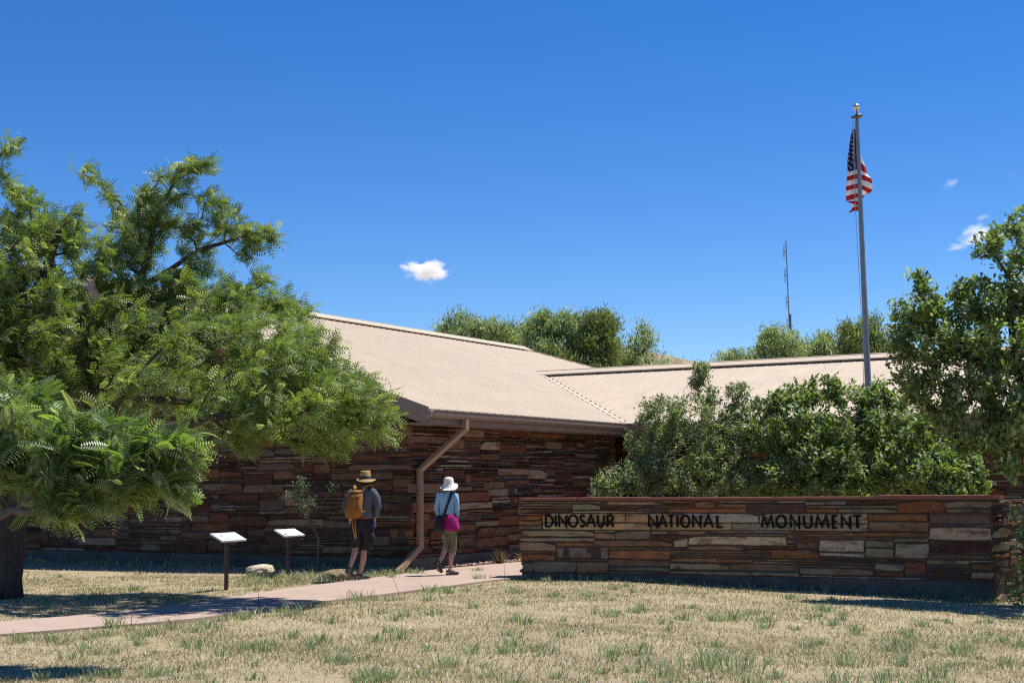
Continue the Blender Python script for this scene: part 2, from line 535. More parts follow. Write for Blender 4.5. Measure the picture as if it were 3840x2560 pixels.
# recess with dark glazed entrance
pR = CW + U * 9.15
rec = MB()
rec.add([pR, pR - Mv * 2.6, pR - Mv * 2.6 + UP * 3.0, pR + UP * 3.0], [(3, 2, 1, 0)])
rec.build('porch_wall', M_MORTAR, building)
pD = pR - Mv * 2.4
M_GLASS = mk('dark_glass', (0.02, 0.022, 0.025), 0.08, 0.6)
door = MB(); door.box(pD, U * 3.0, Mv * 0.05, UP * 2.95); dd_ = door.build('glass_entrance', M_GLASS, building)
dm = MB()
for k in range(4): dm.box(pD + U * (k * 0.97) + Mv * 0.052, U * 0.07, Mv * 0.06, UP * 2.95)
dm.build('door_frame', M_FASCIA, dd_)
# right wing wall
wo_ = E0 + U * (TV + OV) - Mv * 1.9
RL = 18.5
wall_panel('wall', wo_ + U * 2.0, Mv, -U, 4.2, -0.3, lambda s: 2.98, 2.98, PAL, 8, 0, conc=0.45, label='set back stone wall beside the entrance porch')
wall_panel('wall', wo_ + Mv * 4.2, Mv, -U, RL - 4.2, -0.6, lambda s: 2.98, 2.98, PAL, 9, 40, 4, 11, conc=0.45, label='stone wall of the wing half hidden behind the oaks')

# ---- roofs
def roof_strip(mb, P0, d_along, d_in, t0, t1, bfun, step, hh=0.008, w1=0.045, w2=0.014, hm=0.006):
    """ribbed sheet: P0 eave origin (3D), along, inwards (horizontal); bfun(t)->(b0,b1)"""
    t = t0
    while t < t1 - 1e-6:
        u = min(t + step, t1)
        a0, a1 = bfun(t + 1e-5); c0, c1 = bfun(u - 1e-5)
        f = lambda tt, b, up=0: P0 + d_along * tt + d_in * b + UP * (SL * b + up)
        if a1 - a0 > 0.02 or c1 - c0 > 0.02:
            mb.add([f(t, a0), f(u, c0), f(u, c1), f(t, a1), f(t, a0, -.06), f(u, c0, -.06), f(u, c1, -.06), f(t, a1, -.06)], [(0, 1, 2, 3), (7, 6, 5, 4), (0, 4, 5, 1), (2, 6, 7, 3)])
            # trapezoid rib
            if u - t > 0.1 and a1 - a0 > 0.1:
                q0, q1 = a0 - 0.03, a1
                mb.add([f(t, q0, .002), f(t + w1 * 2, q0, .002), f(t + w1 + w2, q0, hh), f(t + w1 - w2, q0, hh), f(t, q1, .002), f(t + w1 * 2, q1, .002), f(t + w1 + w2, q1, hh), f(t + w1 - w2, q1, hh)],
                       [(0, 1, 2, 3), (7, 6, 5, 4), (0, 3, 7, 4), (3, 2, 6, 7), (2, 1, 5, 6)])
                b0, b1 = a0, a1
                for m_ in (t + .165, t + .235): mb.add([f(m_ - .02, b0, .002), f(m_ + .02, b0, .002), f(m_, b0, hm), f(m_ - .02, b1, .002), f(m_ + .02, b1, .002), f(m_, b1, hm)], [(0, 2, 5, 3), (2, 1, 4, 5)])
        t = u
EZP = E0 + UP * EZ
def bmain(t):
    if t <= TV: return (0, WW)
    if t <= TV + W2: return (t - TV + .0, WW)
    if t <= TV + 2 * W2: return (TV + 2 * W2 - t, WW)
    if t <= TE: return (0, WW)
    return (0, max(0, WW - (t - TE)))
ST = 0.30
rf = MB(); roof_strip(rf, EZP, U, -Mv, 0, TE + WW, bmain, ST, 0.019, 0.038, 0.014, 0.007)
roof = rf.build('roof', M_ROOF, building); roof['label'] = 'larger roof slope falling towards the entrance'
rb = MB(); roof_strip(rb, EZP - Mv * 2 * WW, U, Mv, 0, TE + WW, lambda t: (0, WW if t <= TE else max(0, WW - (t - TE))), ST)
roofb = rb.build('roof', M_ROOF, building); roofb['label'] = 'rear slope of the larger roof'
# right wing
PW = E0 + U * TV + UP * (EZ + 0.0)
rw = MB(); roof_strip(rw, PW + UP * 0.004, Mv, U, -W2, RL, lambda a: ((0 if a >= 0 else -a), W2), ST)
roofw = rw.build('roof', M_ROOF, building); roofw['label'] = 'long low roof slope of the right wing'
rwb = MB(); roof_strip(rwb, PW + U * 2 * W2, Mv, -U, -W2, RL, lambda a: ((0 if a >= 0 else -a), W2), ST)
rwb.build('roof', M_ROOF, building)
# ridge caps with a dark vent gap below
def ridge_cap(P, d, L, side, par):
    c = MB()
    ww, th = 0.30, 0.03
    prof = [(-ww, -SL * ww + 0.055), (0, 0.075), (ww, -SL * ww + 0.055)]
    for a, b in ((0, 1), (1, 2)):
        x0, z0 = prof[a]; x1, z1 = prof[b]
        p = [P + side * x0 + UP * z0, P + side * x1 + UP * z1]
        c.add([p[0], p[1], p[1] + d * L, p[0] + d * L, p[0] + UP * th, p[1] + UP * th, p[1] + d * L + UP * th, p[0] + d * L + UP * th],
              [(0, 3, 2, 1), (4, 5, 6, 7), (0, 1, 5, 4), (2, 3, 7, 6), (1, 2, 6, 5), (3, 0, 4, 7)])
    c.tube([P + UP * 0.10, P + d * L + UP * 0.10], 0.025, 6)
    return c.build('ridge_cap', M_ROOF, par)
RP = E0 - Mv * WW + UP * (EZ + SL * WW)
ridge_cap(RP, U, TE, Mv, roof)
SP = E0 + U * (TV + W2) - Mv * W2 + UP * (EZ + SL * W2)
ridge_cap(SP - Mv * 0.2, Mv, RL + W2 + 0.2, U, roofw)
# hip cap
hc_ = MB(); h0 = RP + U * TE + UP * 0.05; h1 = E0 + U * (TE + WW) + UP * (EZ + 0.05)
hc_.box(h0 - UP * 0.03, h1 - h0, (U - Mv).normalized() * 0.3, UP * 0.03)
hc_.build('hip_cap', M_ROOF, roof)
# valley flashing strips
vf = MB(); v0 = PW + UP * 0.022; v1 = SP + UP * 0.022
vd = (v1 - v0)
vf.box(v0 - (U + Mv).normalized() * 0.0 - Mv * 0.02, vd, -U * 0.22, UP * 0.006)
vf.build('valley_flashing', M_ROOF, roof)
# rib end closures along the valley (small dark studs)
sd = MB()
for k in range(19):
    p = v0 + vd * ((k + 0.5) / 19) + UP * 0.0
    sd.box(p, Mv * 0.035, U * 0.035, UP * 0.02)
sd.build('rib_closures', mk('dark_rubber', (0.06, 0.05, 0.045), 0.8), roofw)['kind'] = 'stuff'
# fascia, gutter, soffit along the main eave
fa = MB(); fa.box(EZP - UP * 0.28 - Mv * 0.06, U * (TV - 0.03), Mv * 0.035, UP * 0.215); fa.build('fascia', M_TRIM, building)
def gutter(P, d, out, L):
    g = MB()
    pr = [(0.0, 0.0), (0.0, -0.14), (0.10, -0.14), (0.14, -0.09), (0.145, -0.02), (0.155, 0.0), (0.135, 0.0), (0.125, -0.02), (0.12, -0.085), (0.09, -0.12), (0.02, -0.12), (0.02, 0)]
    V = [P + out * a + UP * b for a, b in pr] + [P + d * L + out * a + UP * b for a, b in pr]
    n = len(pr)
    g.add(V, [(i, i + n, (i + 1) % n + n, (i + 1) % n) for i in range(n)] + [tuple(range(n)), tuple(range(n, 2 * n))[::-1]])
    for k in range(1, int(L / 3.0) + 1):
        g.box(P + d * (k * 3.0) + out * 0.0 - UP * 0.142, d * 0.05, out * 0.149, UP * 0.01)
    return g.build('gutter', M_TRIM, building)
gutter(EZP - UP * 0.03 - Mv * 0.022 + U * 0.0, U, Mv, TV + 0.12)
gutter(PW - UP * 0.03 + Mv * 0.13, Mv, -U, RL - 0.13)
f2 = MB(); f2.box(PW - UP * 0.28 + U * 0.025, Mv * RL, U * 0.035, UP * 0.215); f2.build('fascia', M_TRIM, building)
so = MB()
so.box(EZP - UP * 0.275 - Mv * 0.062, U * (TV + 2), -Mv * (OV + 0.02), UP * 0.02)
so.box(PW - UP * 0.276 + U * 0.062, Mv * RL, U * 2.4, UP * 0.02)
so.build('soffit', M_FASCIA, building)
# rake fascia boards on the gable
rk = MB()
for sgn, P in ((-1, EZP), (1, EZP - Mv * 2 * WW)):
    d = Mv * (sgn * WW) + UP * (SL * WW)
    rk.box(P - UP * 0.20 - U * 0.035, d, U * 0.035, UP * 0.235)
    rk.box(P - UP * 0.33 + U * 0.02, d, U * 0.03, UP * 0.22)
rk.build('rake_board', M_FASCIA, building)
rs = MB(); d = -Mv * WW + UP * (SL * WW)
rs.box(EZP - UP * 0.18 + U * 0.05, d, U * (GO - 0.04), UP * 0.02)
d2 = Mv * WW + UP * (SL * WW)
rs.box(EZP - Mv * 2 * WW - UP * 0.18 + U * 0.05, d2, U * (GO - 0.04), UP * 0.02)
rs.build('rake_soffit', M_FASCIA, building)
# downspout
ds = thing('downspout', CW + Mv * 0.1, 'brown metal downspout crossing from the gutter to the wall corner', 'downspout')
def pipe(mb, pts, w=0.115, dd=0.09):
    pts = [Vector(p) for p in pts]
    # rectangular section with mitred bends; width axis kept horizontal along U
    rings = []
    for i, p in enumerate(pts):
        a = (pts[i] - pts[i - 1]).normalized() if i else (pts[1] - pts[0]).normalized()
        b = (pts[i + 1] - pts[i]).normalized() if i < len(pts) - 1 else a
        t = (a + b).normalized()
        side = Vector((0, 0, 1)).cross(Mv)  # along U
        nrm = Mv
        k = 1 / max(0.3, t.dot(a))
        wdir = nrm.cross(t).normalized()
        ndir = t.cross(wdir).normalized()
        rings.append([p + wdir * w / 2 * k + ndir * dd / 2, p - wdir * w / 2 * k + ndir * dd / 2, p - wdir * w / 2 * k - ndir * dd / 2, p + wdir * w / 2 * k - ndir * dd / 2])
    V = [v for r in rings for v in r]
    Fc = [(0, 1, 2, 3), tuple(len(V) - 4 + q for q in (3, 2, 1, 0))]
    for i in range(len(pts) - 1):
        for j in range(4):
            a = i * 4 + j; b = i * 4 + (j + 1) % 4
            Fc.append((a, b, b + 4, a + 4))
    mb.add(V, Fc)
gt = EZP + U * 1.23 + Mv * 0.06 - UP * 0.16
wt = CW + U * 0.17 + Mv * 0.10
top = MB(); pipe(top, [gt, gt - UP * 0.19, Vector((wt.x, wt.y, 1.95)), Vector((wt.x, wt.y, 1.62))]); top.build('upper_elbow', M_SPOUT, ds)
mid = MB(); pipe(mid, [Vector((wt.x, wt.y, 1.625)), Vector((wt.x, wt.y, 0.78))], 0.119, 0.094); mid.build('straight_pipe', M_SPOUT, ds)
lo = MB(); pipe(lo, [Vector((wt.x, wt.y, 0.785)), Vector((wt.x, wt.y, 0.47)), Vector((wt.x, wt.y, 0.03)) - U * 0.95 + Mv * 0.12]); lo.build('lower_elbow', M_SPOUT, ds)
bk = MB()
for z in (1.5, 0.62):
    bk.box(wt + UP * z - U * 0.085 + Mv * 0.0 - Mv * 0.1, U * 0.17, Mv * 0.152, UP * 0.03)
bk.build('pipe_strap', M_SPOUT, ds)

# ------------------------------------------------------------------ sign wall
def yc(x): return 25.9 - 0.30 * x - 0.022 * x * x
def fwall(x, z, d=0.0):
    sl = -0.30 - 0.044 * x
    n = Vector((sl, -1, 0)).normalized()
    return Vector((x, yc(x), z)) + n * d
def x_at(px, z=1.0):
    x = 2.0
    for _ in range(30):
        py = Y0 + F_PX * (HC - z) / yc(x) - ROLL * (px - 1920)
        x = W(px, py, yc(x)).x
    return x
XL, XR = x_at(1958), x_at(3722)
ZT = 1.37
signw = thing('sign_wall', fwall((XL + XR) / 2, -0.15), 'low curved stone entrance wall carrying the dark metal letters', 'sign wall')
core = MB()
NS = 24
th_w = 0.45
for i in range(NS):
    a, b = XL + (XR - XL) * i / NS, XL + (XR - XL) * (i + 1) / NS
    core.add([fwall(a, -0.7), fwall(b, -0.7), fwall(b, ZT), fwall(a, ZT), fwall(a, -0.7, -th_w), fwall(b, -0.7, -th_w), fwall(b, ZT, -th_w), fwall(a, ZT, -th_w)],
             [(0, 1, 2, 3), (7, 6, 5, 4), (3, 2, 6, 7)] + ([(0, 3, 7, 4)] if i == 0 else []) + ([(1, 5, 6, 2)] if i == NS - 1 else []))
core.build('wall_core', M_MORTAR, signw)
# concrete footing, its top rising with the ground step
ft = MB()
for i in range(NS):
    a, b = XL + (XR - XL) * i / NS, XL + (XR - XL) * (i + 1) / NS
    ft.add([fwall(a, -0.7, .035), fwall(b, -0.7, .035), fwall(b, 0.10, .035), fwall(a, 0.10, .035), fwall(a, 0.10, -.1), fwall(b, .10, -.1)], [(0, 1, 2, 3), (3, 2, 5, 4)])
ft.build('footing', M_CONC, signw)
rr = random.Random(23)
ul, uh = 0.06, 0.042
L0 = XR - XL
zb0 = 0.10
def cx(x): return int(round((x - XL) / ul))
def cz(z): return int(round((z - zb0) / uh))
lx0, lx1 = x_at(2035), x_at(3262)
pre = []
za, zb, zc = cz(0.86), cz(1.00), cz(1.155)
for (z1_, z2_, cuts) in ((za, zb, (0.0, 0.2, 0.36, 0.62, 0.80, 1.0)), (zb, zc, (0.0, 0.28, 0.47, 0.70, 1.0))):
    cs = [cx(lx0) + int((cx(lx1) - cx(lx0)) * t) for t in cuts]
    for p, q in zip(cs, cs[1:]): pre.append((p, z1_, q, z2_))
stones = pack(L0, ZT - zb0, rr, ul, uh, hw=((1, 30), (2, 24), (3, 14), (4, 16), (5, 9), (6, 3)), pre=pre, lenk=1.0)
sg = []
fmw = lambda s, z, d: fwall(XL + s, z + zb0, d)
for (s, z, l, h, flag) in stones:
    ex = rr.uniform(0, 0.06) if s < 0.01 else 0
    V, Fc = stone_geo(s - ex, z, l + ex, h, fmw, rr, 0.018 if flag else 0.0, 0.022 if flag else 0.045, 0.4 if flag else 1.0)
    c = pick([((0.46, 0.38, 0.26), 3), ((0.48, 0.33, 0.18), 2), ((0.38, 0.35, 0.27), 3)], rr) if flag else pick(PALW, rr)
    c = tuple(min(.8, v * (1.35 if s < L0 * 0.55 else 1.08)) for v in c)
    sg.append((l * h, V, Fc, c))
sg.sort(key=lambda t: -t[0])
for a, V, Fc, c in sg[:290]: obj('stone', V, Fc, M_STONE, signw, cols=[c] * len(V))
rest = MB()
for a, V, Fc, c in sg[290:]: rest.add(V, Fc, c)
if rest.V: rest.build('small_stones', M_STONE, signw)['kind'] = 'stuff'
# stones on the left end and the right return
def side_masonry(P, d, n, L, z0, z1, seed, par, keep=60, dmax=0.07):
    rr = random.Random(seed)
    fm = lambda s, z, dd: P + d * s + n * dd + UP * (z + z0)
    K = MB()
    K.box(P + UP * (z0 - 0.5), d * L, -n * 0.2, UP * (z1 - z0 + 0.5)); K.build('wall_core', M_MORTAR, par)
    for (s, z, l, h, _) in pack(L, z1 - z0, rr, 0.05, 0.045, hw=((1, 20), (2, 30), (3, 22), (4, 14)), lenk=0.6):
        V, Fc = stone_geo(s, z, l, h, fm, rr, 0.0, dmax, 2.0)
        obj('stone', V, Fc, M_STONE, par, cols=[pick(PALW, rr)] * len(V))
nl = (fwall(XL + .01, 0) - fwall(XL, 0)).normalized()
side_masonry(fwall(XL, 0, -th_w), (fwall(XL, 0, 0) - fwall(XL, 0, -th_w)).normalized(), -nl, th_w, 0.02, ZT, 31, signw)
rd = Vector((0.72, 0.69, 0)).normalized(); rn = Vector((rd.y, -rd.x, 0))
side_masonry(fwall(XR + 0.005, 0, 0.02), rd, rn, 2.6, -0.35, ZT - 0.01, 33, signw, dmax=0.06)
# coping slabs
M_COP = mk('coping_red_sandstone', (0.24, 0.095, 0.07), 0.85, 0.25, 0.15, 6, 0.4, 50)
cuts = [XL - 0.04, x_at(2165), x_at(2410), x_at(2900), x_at(3280), XR + 0.05]
for q in range(len(cuts) - 1):
    c = MB(); a0, a1 = cuts[q] + (0.006 if q else 0), cuts[q + 1]
    dz = [0, 0.004, -0.006, 0.0, 0.018][q]
    n = 6
    for i in range(n):
        a, b = a0 + (a1 - a0) * i / n, a0 + (a1 - a0) * (i + 1) / n
        zt = ZT + 0.046 + dz
        c.add([fwall(a, ZT + .001, .05), fwall(b, ZT + .001, .05), fwall(b, zt, .055), fwall(a, zt, .055), fwall(a, ZT + .001, -th_w - .05), fwall(b, ZT + .001, -th_w - .05), fwall(b, zt, -th_w - .05), fwall(a, zt, -th_w - .05)],
              [(0, 1, 2, 3), (7, 6, 5, 4), (3, 2, 6, 7), (0, 4, 5, 1)] + ([(0, 3, 7, 4)] if i == 0 else []) + ([(1, 5, 6, 2)] if i == n - 1 else []))
    c.build('coping_slab', M_COP, signw)
# letters
def arc(cx_, cy_, rx, ry, a0, a1, n=14):
    return [(cx_ + rx * math.cos(math.radians(a0 + (a1 - a0) * i / n)), cy_ + ry * math.sin(math.radians(a0 + (a1 - a0) * i / n))) for i in range(n + 1)]
G = {
 'D': [[(0, 0), (0, 1)], [(0, 1), (0.35, 1)] + arc(0.35, 0.5, 0.65, 0.5, 90, -90)[0:] + [(0, 0)]],
 'I': [[(0.5, 0), (0.5, 1)]],
 'N': [[(0, 0), (0, 1), (1, 0), (1, 1)]],
 'O': [arc(0.5, 0.5, 0.5, 0.5, 0, 360, 24)],
 'S': [arc(0.5, 0.76, 0.40, 0.24, 20, 250) + arc(0.48, 0.25, 0.46, 0.25, 80, -160)],
 'A': [[(0, 0), (0.5, 1), (1, 0)], [(0.2, 0.33), (0.8, 0.33)]],
 'U': [[(0, 1), (0, 0.4)] + arc(0.5, 0.4, 0.5, 0.4, 180, 360) + [(1, 1)]],
 'R': [[(0, 0), (0, 1)], [(0, 1), (0.45, 1)] + arc(0.45, 0.75, 0.45, 0.25, 90, -90) + [(0, 0.5)], [(0.4, 0.5), (1, 0)]],
 'T': [[(0, 1), (1, 1)], [(0.5, 0), (0.5, 1)]],
 'L': [[(0, 1), (0, 0), (1, 0)]],
 'M': [[(0, 0), (0.17, 1), (0.5, 0.12), (0.83, 1), (1, 0)]],
 'E': [[(1, 1), (0, 1), (0, 0), (1, 0)], [(0, 0.52), (0.9, 0.52)]],
}
M_LET = mk('letter_dark_bronze', (0.006, 0.006, 0.006), 0.7, 0.15, 0.2, 20)
def letter(ch, xa, xb, z0, z1):
    mb = MB(); t = 0.033
    w = xb - xa; xa2, xb2 = xa + t / 2, xb - t / 2
    if ch == 'I': xa2, xb2 = (xa + xb) / 2 - 1e-4, (xa + xb) / 2 + 1e-4
    q0, q1 = z0 + t / 2, z1 - t / 2
    lay = 0
    for st in G[ch]:
        pts = [(xa2 + (xb2 - xa2) * p[0], q0 + (q1 - q0) * p[1]) for p in st]
        closed = abs(pts[0][0] - pts[-1][0]) + abs(pts[0][1] - pts[-1][1]) < 1e-6
        off = 0.050 + 0.001 * lay; lay += 1
        L_, R_ = [], []
        n = len(pts)
        for i, p in enumerate(pts):
            a = pts[i - 1] if i else (pts[-2] if closed else None)
            b = pts[i + 1] if i < n - 1 else (pts[1] if closed else None)
            def nm(u, v):
                dx, dz = v[0] - u[0], v[1] - u[1]; l = math.hypot(dx, dz) or 1; return (-dz / l, dx / l)
            n1 = nm(a, p) if a else None; n2 = nm(p, b) if b else None
            if n1 and n2:
                mxx, mzz = n1[0] + n2[0], n1[1] + n2[1]; l = math.hypot(mxx, mzz) or 1
                mxx, mzz = mxx / l, mzz / l
                k = 1 / max(0.45, mxx * n1[0] + mzz * n1[1])
            else:
                mxx, mzz = n1 or n2; k = 1
            L_.append((p[0] + mxx * t / 2 * k, p[1] + mzz * t / 2 * k)); R_.append((p[0] - mxx * t / 2 * k, p[1] - mzz * t / 2 * k))
        V = []
        for i in range(n):
            for (pp, dd) in ((L_[i], off), (R_[i], off), (R_[i], 0.028), (L_[i], 0.028)):
                V.append(fwall(pp[0], pp[1], dd))
        Fc = []
        for i in range(n - 1):
            for j in range(4):
                a = i * 4 + j; b = i * 4 + (j + 1) % 4
                Fc.append((a, a + 4, b + 4, b))
        Fc += [(0, 1, 2, 3), ((n - 1) * 4 + 3, (n - 1) * 4 + 2, (n - 1) * 4 + 1, (n - 1) * 4)]
        mb.add(V, Fc)
    mb.build('letter', M_LET, signw)['label'] = 'dark metal letter ' + ch
LT = [('D', 228, 280), ('I', 285, 299), ('N', 306, 360), ('O', 362, 426), ('S', 430, 468), ('A', 468, 530), ('U', 534, 580), ('R', 590, 638),
      ('N', 835, 893), ('A', 893, 953), ('T', 936, 984), ('I', 1002, 1014), ('O', 1022, 1085), ('N', 1094, 1150), ('A', 1158, 1222), ('L', 1236, 1278),
      ('M', 1497, 1577), ('O', 1583, 1652), ('N', 1667, 1730), ('U', 1745, 1803), ('M', 1813, 1902), ('E', 1915, 1953), ('N', 1967, 2030), ('T', 2036, 2096)]
for ch, a, b in LT:
    if ch == 'T' and a == 936: a, b = 948, 996
    if ch == 'A' and a == 893: a, b = 893, 948
    letter(ch, x_at(1900 + a / 1.568), x_at(1900 + b / 1.568), 0.895, 1.125)

# ------------------------------------------------------------------ path
near = [(-400, 2400), (0, 2379), (357, 2349), (714, 2323), (1012, 2278), (1418, 2230), (1700, 2194), (1944, 2163)]
far = [(-400, 2356), (0, 2331), (250, 2310), (595, 2278), (982, 2218), (1190, 2192), (1400, 2167), (1628, 2135), (1960, 2105)]
def gpt(px, py):
    yp = py - ROLL * (1920 - px)
    Y = 8964 / (yp - 1815)
    w = W(px, py, Y); return (w.x, w.y)
def poly(pts, n):
    P = [gpt(*p) for p in pts]
    d = [0]
    for a, b in zip(P, P[1:]): d.append(d[-1] + math.dist(a, b))
    out = []
    for i in range(n):
        t = d[-1] * i / (n - 1)
        out.append((np.interp(t, d, [p[0] for p in P]), np.interp(t, d, [p[1] for p in P])))
    return out
NP_ = 45
pn, pf = poly(near, NP_), poly(far, NP_)
# continue behind the sign wall
for k in range(1, 12):
    pn.append((pn[NP_ - 1][0] + 0.35 * k, pn[NP_ - 1][1] + 0.36 * k)); pf.append((pf[NP_ - 1][0] + 0.35 * k, pf[NP_ - 1][1] + 0.34 * k))
# smooth
for _ in range(6):
    for P in (pn, pf):
        Q = P[:]
        for i in range(1, len(P) - 1): P[i] = ((Q[i - 1][0] + 2 * Q[i][0] + Q[i + 1][0]) / 4, (Q[i - 1][1] + 2 * Q[i][1] + Q[i + 1][1]) / 4)
path = bpy.data.objects.new('path', None); COL.objects.link(path)
tag(path, 'pink concrete footpath curving from the lawn to the entrance', 'path', kind='structure')
splits = [0, 9, 18, 30, 42, len(pn) - 1]
def path_side(x, y):
    return 0
for a, b in zip(splits, splits[1:]):
    V, Fc = [], []
    idx = list(range(a, b + 1))
    for c, i in enumerate(idx):
        n_, f_ = Vector((*pn[i], 0)), Vector((*pf[i], 0))
        if c == 0 and a > 0:
            t = (Vector((*pn[i + 1], 0)) - n_).normalized() * 0.012; n_ += t; f_ += t
        z1_, z2_ = 0.035, 0.035
        V += [(n_.x, n_.y, z1_), (f_.x, f_.y, z2_), (n_.x, n_.y, -0.12), (f_.x, f_.y, -0.12)]
    m = len(idx)
    for c in range(m - 1):
        o_ = c * 4
        Fc += [(o_, o_ + 4, o_ + 5, o_ + 1), (o_ + 2, o_ + 6, o_ + 4, o_), (o_ + 1, o_ + 5, o_ + 7, o_ + 3)]
    Fc += [(0, 1, 3, 2), (4 * m - 4, 4 * m - 2, 4 * m - 1, 4 * m - 3)]
    obj('slab', V, Fc, M_PATH, path)
PN, PF = np.array(pn), np.array(pf)
PCOR = np.concatenate([PN, PF[::-1]])
def inpoly(x, y, P):
    r = np.zeros(len(x), dtype=bool); j = len(P) - 1
    for i in range(len(P)):
        xi, yi, xj, yj = P[i, 0], P[i, 1], P[j, 0], P[j, 1]
        c = ((yi > y) != (yj > y)) & (x < (xj - xi) * (y - yi) / (yj - yi + 1e-12) + xi)
        r ^= c; j = i
    return r
BLD = np.array([(p.x, p.y) for p in (CW, CW + U * 30, CW + U * 30 - Mv * 17.2, CW - Mv * 17.2)])
WAL = np.array([tuple(fwall(XL + (XR - XL) * i / 10, 0, 0.03).xy) for i in range(11)] + [tuple(fwall(XL + (XR - XL) * i / 10, 0, -0.5).xy) for i in range(10, -1, -1)])

# ------------------------------------------------------------------ grass
def blades(n, xr, yr, hmin, hmax, wid, cols, seed, dens=None, lean=0.5, excl=True, center=None):
    g = np.random.default_rng(seed)
    if center is None:
        x = g.uniform(*xr, n); y = g.uniform(*yr, n)
    else:
        x, y = center
    ok = np.abs(x) < (y * 0.42 + 2.0)
    if excl: ok &= ~inpoly(x, y, PCOR) & ~inpoly(x, y, BLD) & ~inpoly(x, y, WAL)
    if dens is not None: ok &= g.random(len(x)) < dens(x, y)
    x, y = x[ok], y[ok]; n = len(x)
    z = zgv(x, y)
    h = g.uniform(hmin, hmax, n) * g.uniform(0.6, 1.3, n)
    a = g.uniform(0, 2 * np.pi, n); b = g.uniform(0, 2 * np.pi, n)
    w = wid * g.uniform(0.6, 1.4, n) * (0.6 + y / 28)
    lx = np.cos(b) * h * lean * g.uniform(0.2, 1.3, n) + 0.1 * h; ly = np.sin(b) * h * lean * g.uniform(0.2, 1.3, n)
    dx, dy = np.cos(a) * w / 2, np.sin(a) * w / 2
    V = np.empty((n, 3, 3))
    V[:, 0] = np.stack([x - dx, y - dy, z - 0.005], 1); V[:, 1] = np.stack([x + dx, y + dy, z - 0.005], 1)
    V[:, 2] = np.stack([x + lx, y + ly, z + h], 1)
    C = np.array(cols)[g.integers(0, len(cols), n)] * g.uniform(0.75, 1.25, (n, 1))
    return V.reshape(-1, 3), np.repeat(C, 3, 0)
def nz2(x, y, s, seed=0):
    return np.sin(x * s + seed) * np.sin(y * s * 1.13 + seed * 2) * 0.5 + np.sin(x * s * 2.3 + y * s * 1.7 + seed) * 0.3 + np.sin(-x * s * 3.9 + y * s * 4.3 + seed * 3) * 0.2
STRAW = [(0.50, 0.43, 0.28), (0.58, 0.51, 0.36), (0.42, 0.34, 0.20), (0.76, 0.71, 0.60), (0.32, 0.26, 0.14), (0.30, 0.29, 0.14), (0.45, 0.37, 0.25)]
OLIVE = [(0.21, 0.25, 0.09), (0.27, 0.29, 0.12), (0.16, 0.21, 0.07), (0.31, 0.30, 0.14)]
parts = []
for (n, yr, xm) in ((150000, (10.5, 17), 7.5), (150000, (17, 30), 11.5)):
    parts.append(blades(n, (-xm, xm), yr, 0.012, 0.048, 0.009, STRAW, 5 + n + int(yr[0]), lean=1.1, dens=lambda x, y: np.clip(.55 + .6 * nz2(x, y, 1.1, 4) + .45 * nz2(x, y, 3.7, 2), .06, 1)))
V = np.concatenate([p[0] for p in parts]); C = np.concatenate([p[1] for p in parts])
g1 = npmesh('straw_grass', V, np.arange(len(V)).reshape(-1, 3), M_GRASS, cols=C)
tag(g1, 'short dry straw coloured grass covering the lawn', 'grass', kind='stuff')
dn = lambda x, y: np.clip(0.45 + nz2(x, y, 1.3, 1) * 0.9 + nz2(x, y, 5.3, 3) * .4 + np.where(y < 15, 0.2, 0), 0.03, 1)
V, C = blades(140000, (-9, 9), (10.5, 27), 0.02, 0.055, 0.008, OLIVE, 77, dens=dn, lean=0.6)
g2 = npmesh('green_grass', V, np.arange(len(V)).reshape(-1, 3), M_GRASS, cols=C)
tag(g2, 'patchy olive green blades growing through the dry lawn', 'grass', kind='stuff')
# tufts of taller green grass (positions read off the photo, and a scatter)
tufts = [(80, 2400, 1.1), (200, 2395, 1), (330, 2385, .9), (430, 2345, 1.2), (500, 2390, .8), (740, 2420, 1.1), (920, 2425, 1), (990, 2430, 1.1), (1090, 2300, 1.2), (1120, 2270, .9), (1230, 2330, .8), (1340, 2245, 1.3),
         (1500, 2385, 1.1), (1620, 2210, 1.1), (1680, 2215, 1.0), (1800, 2170, 1.0), (1180, 2400, 1), (1150, 2420, .9), (2080, 2230, .8), (2210, 2230, .9), (1930, 2260, .8), (1940, 2320, 1), (2300, 2300, .8), (2350, 2190, .7),
         (2750, 2300, 1.2), (2640, 2480, 1.7), (2780, 2490, 1.6), (2300, 2440, 1.2), (2400, 2440, 1.1), (3020, 2395, .9), (3120, 2310, .8), (3180, 2460, 1.3), (3380, 2450, 1.1), (3360, 2370, .9), (3590, 2400, 1.2), (3770, 2440, 1.0),
         (3310, 2540, 1.3), (3480, 2540, 1.3), (3120, 2530, 1.2), (2860, 2330, .9), (2560, 2310, .8), (2480, 2520, 1), (2120, 2380, .9), (780, 2345, 1.1), (1880, 2440, .9), (1700, 2480, 1), (580, 2520, .8), (270, 2460, .9), (1620, 2300, .9),
         (640, 2240, .8), (420, 2250, .8), (300, 2235, .7), (930, 2160, .8), (520, 2150, .6), (220, 2160, .6), (1790, 2040 + 100, .8), (2050, 2170, .8), (2300, 2205, .7), (3100, 2260, .8), (3450, 2300, .9), (1560, 2150, .9), (1700, 2155, .7), (1470, 2165, .8)]
TG = [(0.24, 0.33, 0.15), (0.30, 0.39, 0.19), (0.21, 0.30, 0.13), (0.36, 0.45, 0.26), (0.48, 0.48, 0.30)]
X, Y, S = [], [], []
gq = np.random.default_rng(4)
ex = [(gq.uniform(0, 3840), gq.uniform(2190, 2560), gq.uniform(0.4, 0.95)) for _ in range(170)]
TV_, TC_ = [], []
